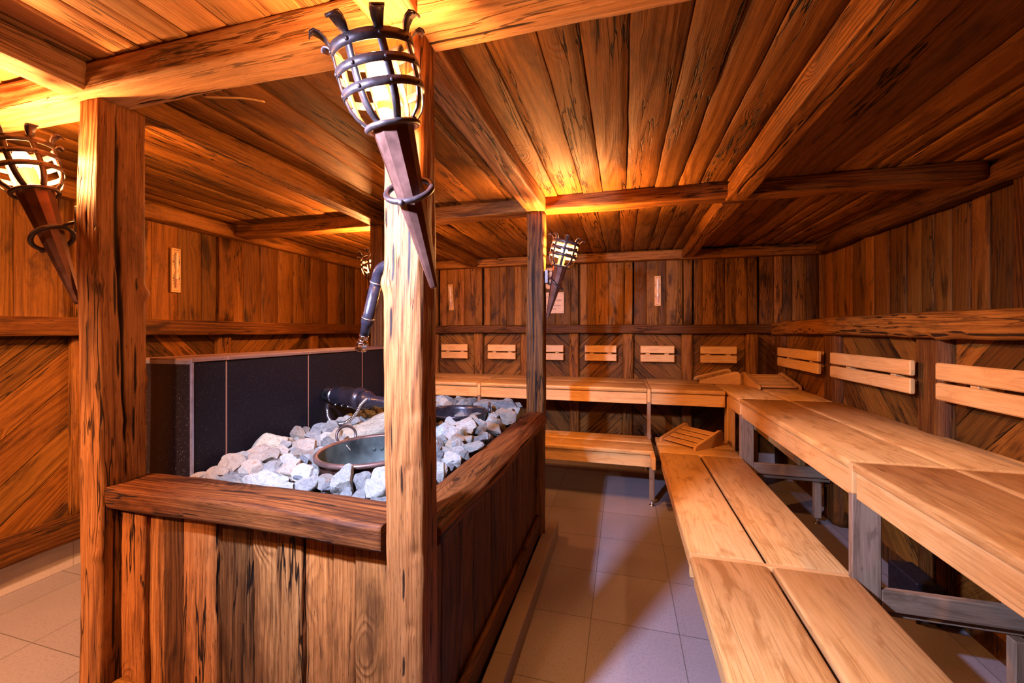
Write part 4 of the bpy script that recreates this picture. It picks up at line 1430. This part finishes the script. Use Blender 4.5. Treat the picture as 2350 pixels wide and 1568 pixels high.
# ================================================================== BENCHES
def bench(name, label, cat, group, planks, fascia, grain, mats='bench'):
    x0 = min(p[0] for p in planks); y0 = min(p[2] for p in planks)
    root = empty(name, (x0, y0, planks[0][4]))
    tag(root, label, cat, group)
    inv = Matrix.Translation(-root.location)
    for i, (a, b, c, d, z0, z1) in enumerate(planks):
        mb = MB(int(abs(a * 1000 + c * 77)) % 9973 + i)
        mb.abox(a, b, c, d, z0, z1, 0.015, grain=grain, rnd=True)
        o = mb.build('seat_plank', M[mats], root)
        o.matrix_parent_inverse = inv
    for i, (a, b, c, d, z0, z1) in enumerate(fascia):
        mb = MB(int(abs(a * 1000 + c * 77)) % 9973 + 50 + i)
        mb.abox(a, b, c, d, z0, z1, 0.003, grain=grain)
        o = mb.build('front_board', M['fascia'], root)
        o.matrix_parent_inverse = inv
    return root


LZ0, LZ1, UZ0, UZ1 = 0.412, 0.450, 0.862, 0.900
g1 = 'sections of the lower bench'
g2 = 'sections of the upper bench'
bench('lower_bench', 'nearest section of the lower bench on the right, running out of the picture bottom', 'bench', g1,
      [(0.275, 0.572, 0.36, 1.884, LZ0, LZ1), (0.588, 0.880, 0.36, 1.884, LZ0, LZ1)], [(0.292, 0.318, 0.36, 1.884, 0.325, 0.408)], 'y')
bench('lower_bench', 'long section of the lower bench on the right between the nearest frame and the corner', 'bench', g1,
      [(0.278, 0.572, 1.916, 3.445, LZ0, LZ1), (0.588, 0.878, 1.916, 3.445, LZ0, LZ1)], [(0.294, 0.320, 1.916, 3.445, 0.325, 0.408)], 'y')
bench('lower_bench', 'corner section of the lower bench under the tilted headrest', 'bench', g1,
      [(0.282, 0.878, 3.452, 3.70, LZ0, LZ1), (0.282, 0.878, 3.712, 3.955, LZ0, LZ1)], [], 'x')
bench('lower_bench', 'section of the lower bench along the far wall, right of the stove', 'bench', g1,
      [(-1.38, 0.238, 3.450, 3.700, LZ0, LZ1), (-1.38, 0.238, 3.712, 3.955, LZ0, LZ1)], [(-1.38, 0.238, 3.468, 3.494, 0.315, 0.408)], 'x')
bench('upper_bench', 'nearest section of the upper bench on the right with a worn plank joint', 'bench', g2,
      [(0.862, 1.186, 0.36, 1.884, UZ0, UZ1), (1.198, 1.520, 0.36, 1.884, UZ0, UZ1)], [(0.876, 0.902, 0.36, 1.884, 0.757, 0.858)], 'y')
bench('upper_bench', 'long middle section of the upper bench below the right wall backrests', 'bench', g2,
      [(0.862, 1.186, 1.916, 3.470, UZ0, UZ1), (1.198, 1.520, 1.916, 3.470, UZ0, UZ1)], [(0.876, 0.902, 1.916, 3.470, 0.757, 0.858)], 'y')
bench('upper_bench', 'short corner section of the upper bench below the right headrest', 'bench', g2,
      [(0.866, 1.186, 3.50, 4.70, UZ0, UZ1), (1.198, 1.520, 3.50, 4.70, UZ0, UZ1)], [(0.878, 0.902, 3.50, 3.90, 0.757, 0.858)], 'y')
bench('upper_bench', 'short section of the upper bench along the far wall, next to the corner', 'bench', g2,
      [(0.245, 0.850, 3.862, 4.28, UZ0, UZ1), (0.245, 0.850, 4.292, 4.72, UZ0, UZ1)], [(0.245, 0.850, 3.878, 3.904, 0.757, 0.858)], 'x')
bench('upper_bench', 'middle section of the upper bench along the far wall, behind the rear right post', 'bench', g2,
      [(-1.382, 0.207, 3.862, 4.28, UZ0, UZ1), (-1.382, 0.207, 4.292, 4.72, UZ0, UZ1)], [(-1.382, 0.207, 3.878, 3.904, 0.757, 0.858)], 'x')
bench('upper_bench', 'left section of the upper bench along the far wall, ending behind the nearest post', 'bench', g2,
      [(-2.95, -1.418, 3.862, 4.28, UZ0, UZ1), (-2.95, -1.418, 4.292, 4.72, UZ0, UZ1)], [(-2.95, -1.418, 3.878, 3.904, 0.757, 0.858)], 'x')


def frame(label, org, du, dvv, lower=True, t=0.030, reach=0.64):
    """bench support frame; du = unit towards the wall, dvv = unit along the bench; org = point under the upper bench's front edge"""
    org, du, dvv = Vector(org), Vector(du), Vector(dvv)
    root = empty('trestle', org)
    tag(root, label, 'trestle', 'wooden trestles under the bench joints')
    def bx(name, u0, u1, z0, z1, w0=-t / 2, w1=t / 2, mat='fascia', grain='u', ch=0.003):
        mb = MB(int(abs(u0 * 977 + z0 * 331 + org.x * 91 + org.y * 53)) % 991)
        o0 = du * u0 + dvv * w0 + Z * z0
        if grain == 'u':
            mb.box(o0, du, dvv, Z, u1 - u0, w1 - w0, z1 - z0, ch)
        else:
            mb.box(o0, Z, du, dvv, z1 - z0, u1 - u0, w1 - w0, ch)
        return mb.build(name, M[mat], root)
    bx('upper_bearer', 0.004, reach, 0.775, 0.894)
    bx('upright', 0.004, 0.100, 0.300, 0.774, mat='bench_grey', grain='z')
    if lower:
        bx('lower_bearer', -0.583, 0.003, 0.355, 0.446)
    bx('cross_rail', 0.101, reach - 0.03, 0.335, 0.415, mat='bench_grey')
    bx('cross_rail', 0.0, reach - 0.03, 0.300, 0.395, w0=t / 2 + 0.001, w1=t / 2 + 0.03, mat='bench_grey')
    lg = bx('leg', 0.495, 0.540, 0.045, 0.299, -0.02, 0.02, mat='bench_grey', grain='z')
    def foot(u):
        mb = MB(5)
        m = Matrix.Translation(du * u)
        mb.lathe([(0.0, 0.0), (0.022, 0.0), (0.022, 0.005), (0.008, 0.009), (0.005, 0.012), (0.005, 0.05), (0.0, 0.05)], 16, m)
        mb.build('foot', M['steel'], lg)
    foot(0.518)
    if lower:
        lg = bx('leg', -0.385, -0.350, 0.045, 0.354, -0.02, 0.02, mat='bench_grey', grain='z')
        foot(-0.368)
    return root


frame('wooden trestle carrying the joint of both long bench sections on the right', (0.860, 1.900, 0), X, Y)
fr = frame('wooden trestle on the right just before the corner, with a slanting brace', (0.860, 3.485, 0), X, Y, lower=False)
mb = MB(403)
mb.box((0.20, 0.62, 0.60), Vector((0.24, -0.60, -0.22)).normalized(), Vector((0.93, 0.37, 0)).normalized(), Vector((0, 0, 1)), 0.64, 0.05, 0.05, 0.003)
mb.build('diagonal_brace', M['fascia'], fr)
frame('wooden trestle at the far wall next to the lower headrest', (0.226, 3.860, 0), Y, X, lower=True, reach=0.83)
frame('wooden trestle at the far wall, seen above the heaped stones', (-1.400, 3.860, 0), Y, X, lower=True, reach=0.83)
frame('wooden trestle at the near end of the right benches', (0.860, 0.345, 0), X, Y)
mb = MB(401)
mb.abox(0, 0.065, 0, 0.10, 0.30, 0.856, 0.003, grain='z')
o = mb.build('timber_prop', M['fascia'])
o.location = (0.868, 3.89, 0)
tag(o, 'square upright timber prop under the inner corner of the upper bench', 'prop')
mb = MB(402)
mb.abox(0.04, 0.07, 0.02, 0.08, 0.0, 0.30, 0.003, grain='z')
oo = mb.build('foot_block', M['bench_grey'], o)

mb = MB(404)
mb.abox(1.36, 1.47, 2.40, 2.62, 0.03, 0.20, 0.006)
o = mb.build('junction_box', M['black'])
tag(o, 'small black metal box on the floor in the shadow under the upper bench', 'box')
for q in ((1.375, 2.415), (1.455, 2.415), (1.375, 2.605), (1.455, 2.605)):
    mb = MB(405)
    mb.lathe([(0, 0), (0.008, 0), (0.008, 0.031), (0, 0.031)], 10, Matrix.Translation((q[0], q[1], 0)))
    mb.build('foot', M['black'], o)

# ---- backrests
def backrest(L):
    """built along local x, front face towards -y, origin = centre bottom at the wall"""
    root = empty('backrest', (0, 0, 0))
    for z0 in (0.0, 0.094):
        mb = MB(int(z0 * 1000 + L * 100))
        mb.abox(-L / 2, L / 2, -0.055, -0.030, z0, z0 + 0.080, 0.006, grain='x')
        mb.build('slat', M['fascia'], root)
    for s in (-1, 1):
        mb = MB(7)
        mb.abox(s * L * 0.28 - 0.022, s * L * 0.28 + 0.022, -0.030, 0.058, 0.01, 0.165, 0.002, grain='z')
        mb.build('mounting_block', M['fascia'], root)
    return root


b0 = backrest(0.345)
spots_f = [(-2.00, 'backrest on the far wall seen just right of the nearest post'),
           (-1.395, 'far wall backrest left of the rear right post'),
           (-0.83, 'far wall backrest just right of the rear right post, below the sign'),
           (-0.243, 'far wall backrest fourth from the right corner side, clear of the post'),
           (0.355, 'far wall backrest below the sand timer, two to the left of the corner'),
           (0.955, 'far wall backrest nearest the right corner, above the headrest')]
spots_f[3] = (-0.243, 'far wall backrest between the two upright studs right of the sign')
for i, (x, lab) in enumerate(spots_f):
    o = b0 if i == 0 else copy_tree(b0)
    o.location = (x, FAR_Y + 0.03 - 0.04, 1.088)
    tag(o, lab, 'backrest', 'short backrests on the far wall')
b1 = backrest(0.84)
for i, (y, L, lab) in enumerate(((4.00, 0.84, 'long backrest on the right wall closest to the corner'),
                                 (2.975, 0.84, 'long backrest in the middle of the right wall'),
                                 (1.96, 0.84, 'long backrest nearest the viewer, cut off by the right picture edge'))):
    o = b1 if i == 0 else copy_tree(b1)
    o.location = (RLOW - 0.055, y, 1.090)
    o.rotation_euler = (0, 0, -PI / 2)
    tag(o, lab, 'backrest', 'long backrests on the right wall')


# ---- headrests
def headrest():
    """low edge at local y=0, rises toward +y; width along x"""
    root = empty('headrest', (0, 0, 0))
    D, W, H = 0.37, 0.36, 0.125
    prof = [(0.0, 0.0), (D, 0.0), (D, H - 0.035), (D - 0.006, H - 0.015), (D - 0.022, H - 0.002), (D - 0.05, H), (0.045, 0.045), (0.015, 0.036), (0.002, 0.020)]
    for s in (-1, 1):
        mb = MB(3)
        x0 = s * (W / 2) - (0.022 if s > 0 else 0)
        pts = [(q[0], q[1]) for q in prof]
        mb.slab(pts, (x0 + 0.022, 0, 0), Y, Z, X, 0.022, (1, 0.2), 0.4 + 0.2 * s, (1.0, 2.0))
        o = mb.build('side_cheek', M['frame'], root)
    ang = math.atan2(H - 0.045, D - 0.05 - 0.045)
    e = Vector((0, math.cos(ang), math.sin(ang)))
    nn = Vector((0, -math.sin(ang), math.cos(ang)))
    for k in range(4):
        mb = MB(10 + k)
        o0 = Vector((-W / 2 + 0.0225, 0.030, 0.018)) + e * (0.078 * k)
        mb.box(o0 - nn * 0.006, X, e, nn, W - 0.045, 0.060, 0.012, 0.004)
        mb.build('slat', M['frame'], root)
    return root


h0 = headrest()
h0.location = (0.435, 3.675, LZ1 + 0.001)
h0.rotation_euler = (0, 0, math.radians(-45))
tag(h0, 'slatted wooden headrest on the corner of the lower bench', 'headrest', 'wedge headrests in the corner')
h1 = copy_tree(h0)
h1.location = (0.725, 4.555, UZ1 + 0.001)
h1.rotation_euler = (0, 0, math.radians(-90))
tag(h1, 'left headrest on the upper bench corner, side cheek facing the viewer', 'headrest', 'wedge headrests in the corner')
h2 = copy_tree(h0)
h2.location = (1.335, 4.085, UZ1 + 0.001)
h2.rotation_euler = (0, 0, math.radians(8))
tag(h2, 'right headrest on the upper bench corner, slats facing the viewer', 'headrest', 'wedge headrests in the corner')


# ================================================================== SIGN, TIMERS, THERMOMETER
def text_mesh(body, size, mat, loc, rot, parent, name='lettering', extrude=0.0006):
    cu = bpy.data.curves.new(name, 'FONT')
    cu.body = body
    cu.size = size
    cu.extrude = extrude
    cu.align_x = 'CENTER'
    cu.align_y = 'CENTER'
    tmp = bpy.data.objects.new(name, cu)
    C.objects.link(tmp)
    dg = bpy.context.evaluated_depsgraph_get()
    me = bpy.data.meshes.new_from_object(tmp.evaluated_get(dg))
    bpy.data.objects.remove(tmp)
    me.materials.clear()
    me.materials.append(mat)
    o = bpy.data.objects.new(name, me)
    C.objects.link(o)
    o.parent = parent
    o.location = loc
    o.rotation_euler = rot
    return o


SY = FAR_Y - 0.022
sg = empty('sign', (-0.80, SY, 1.748))
tag(sg, 'rectangular plate with lines of dark lettering behind the rear right torch', 'sign')
mb = MB(411)
mb.abox(-0.145, 0.145, -0.008, 0.0, -0.122, 0.122, 0.002, grain='z')
mb.build('plate', M['sign'], sg)
for (txt, z, x) in (('NACKTBEREICH', 0.062, -0.03), ('NUDE  AREA', 0.028, 0.045), ('HANDTUCH UNTERLEGEN', -0.033, 0.0), ('PLEASE USE A TOWEL', -0.070, -0.03)):
    text_mesh(txt, 0.026 if len(txt) < 15 else 0.0185, M['ink'], (x, -0.0088, z), (PI / 2, 0, 0), sg)
mb = MB(412)
for sx in (-1, 1):
    for sz in (-1, 1):
        mm = Matrix.Translation((sx * 0.130, -0.008, sz * 0.106)) @ Matrix.Rotation(PI / 2, 4, 'X')
        mb.lathe([(0.004, 0), (0.003, 0.002), (0, 0.0025)], 10, mm)
mb.build('screws', M['iron'], sg)

th = empty('thermometer', (-0.795, SY, 2.03))
tag(th, 'octagonal wooden thermometer with round glass dial above the sign', 'thermometer')
mb = MB(413)
mm = Matrix.Rotation(PI / 2, 4, 'X')
mb.lathe([(0.0, 0.0), (0.135, 0.0), (0.135, 0.018), (0.128, 0.024), (0.0, 0.024)], 8, mm @ Matrix.Rotation(PI / 8, 4, 'Z'), facet=True)
mb.build('wooden_plate', M['frame'], th)
mb = MB(414)
mb.lathe([(0.0, 0.024), (0.085, 0.024), (0.085, 0.034), (0.078, 0.036), (0.074, 0.030)], 40, mm)
mb.build('bezel', M['chrome'], th)
mb = MB(415)
mb.lathe([(0.0, 0.0315), (0.074, 0.0312), (0.074, 0.0302)], 40, mm)
mb.build('dial', M['glass'], th)


def timer():
    """sand timer board, built in local x (width) z (height), front -y"""
    root = empty('sand_timer', (0, 0, 0))
    mb = MB(421)
    mb.abox(-0.033, 0.033, -0.016, 0.0, 0.0, 0.325, 0.003, grain='z')
    mb.build('backboard', M['frame'], root)
    mb = MB(422)
    mb.lathe([(0.0, 0.028), (0.006, 0.029), (0.010, 0.036), (0.0105, 0.14), (0.006, 0.153), (0.0025, 0.160), (0.006, 0.167), (0.0105, 0.18), (0.010, 0.285), (0.006, 0.293), (0.0, 0.294)], 20, Matrix.Translation((0, -0.021, 0)))
    mb.build('glass_tube', M['glass'], root)
    mb = MB(423)
    mb.lathe([(0.0, 0.030), (0.0108, 0.036), (0.0112, 0.10), (0.0, 0.102)], 20, Matrix.Translation((0, -0.021, 0)))
    mb.build('sand', M['sand'], root)
    mb = MB(424)
    for s in (-1, 1):
        for z in (0.065, 0.085, 0.105, 0.125, 0.205, 0.225, 0.245, 0.265):
            big_ = z in (0.105, 0.225)
            mb.abox(s * 0.021 - 0.003, s * 0.021 + 0.003, -0.0166, -0.0158, z - (0.010 if big_ else 0.003), z + (0.010 if big_ else 0.003), 0.0001)
    mb.abox(-0.018, 0.018, -0.0166, -0.0158, 0.309, 0.312, 0.0001)
    mb.abox(-0.018, 0.018, -0.0166, -0.0158, 0.012, 0.015, 0.0001)
    mb.build('scale_marks', M['ink'], root)
    return root


t0 = timer()
t0.location = (LEFT_X + 0.006, 2.24, 1.70)
t0.rotation_euler = (0, 0, PI / 2)
tag(t0, 'sand timer with wooden back on the left wall', 'sand timer', 'sand timers on the walls')
t1 = copy_tree(t0)
t1.location = (-2.055, FAR_Y - 0.004, 1.68)
t1.rotation_euler = (0, math.radians(-3), 0)
tag(t1, 'sand timer on the far wall beside the nearest post', 'sand timer', 'sand timers on the walls')
t2 = copy_tree(t0)
t2.location = (0.363, FAR_Y - 0.004, 1.694)
t2.rotation_euler = (0, 0, 0)
tag(t2, 'sand timer on the far wall to the right of the sign', 'sand timer', 'sand timers on the walls')

# splinter hanging from the front beam
mb = MB(431)
mb.tube(spline([(-1.36, 1.05, 2.199), (-1.28, 1.06, 2.19), (-1.20, 1.065, 2.178), (-1.13, 1.07, 2.160)], 6), [0.006] * 12 + [0.0055] * 7, 6, flat=0.35)
o = mb.build('wood_splinter', M['bench'])
tag(o, 'pale wood splinter peeling off the underside of the long front beam', 'splinter')
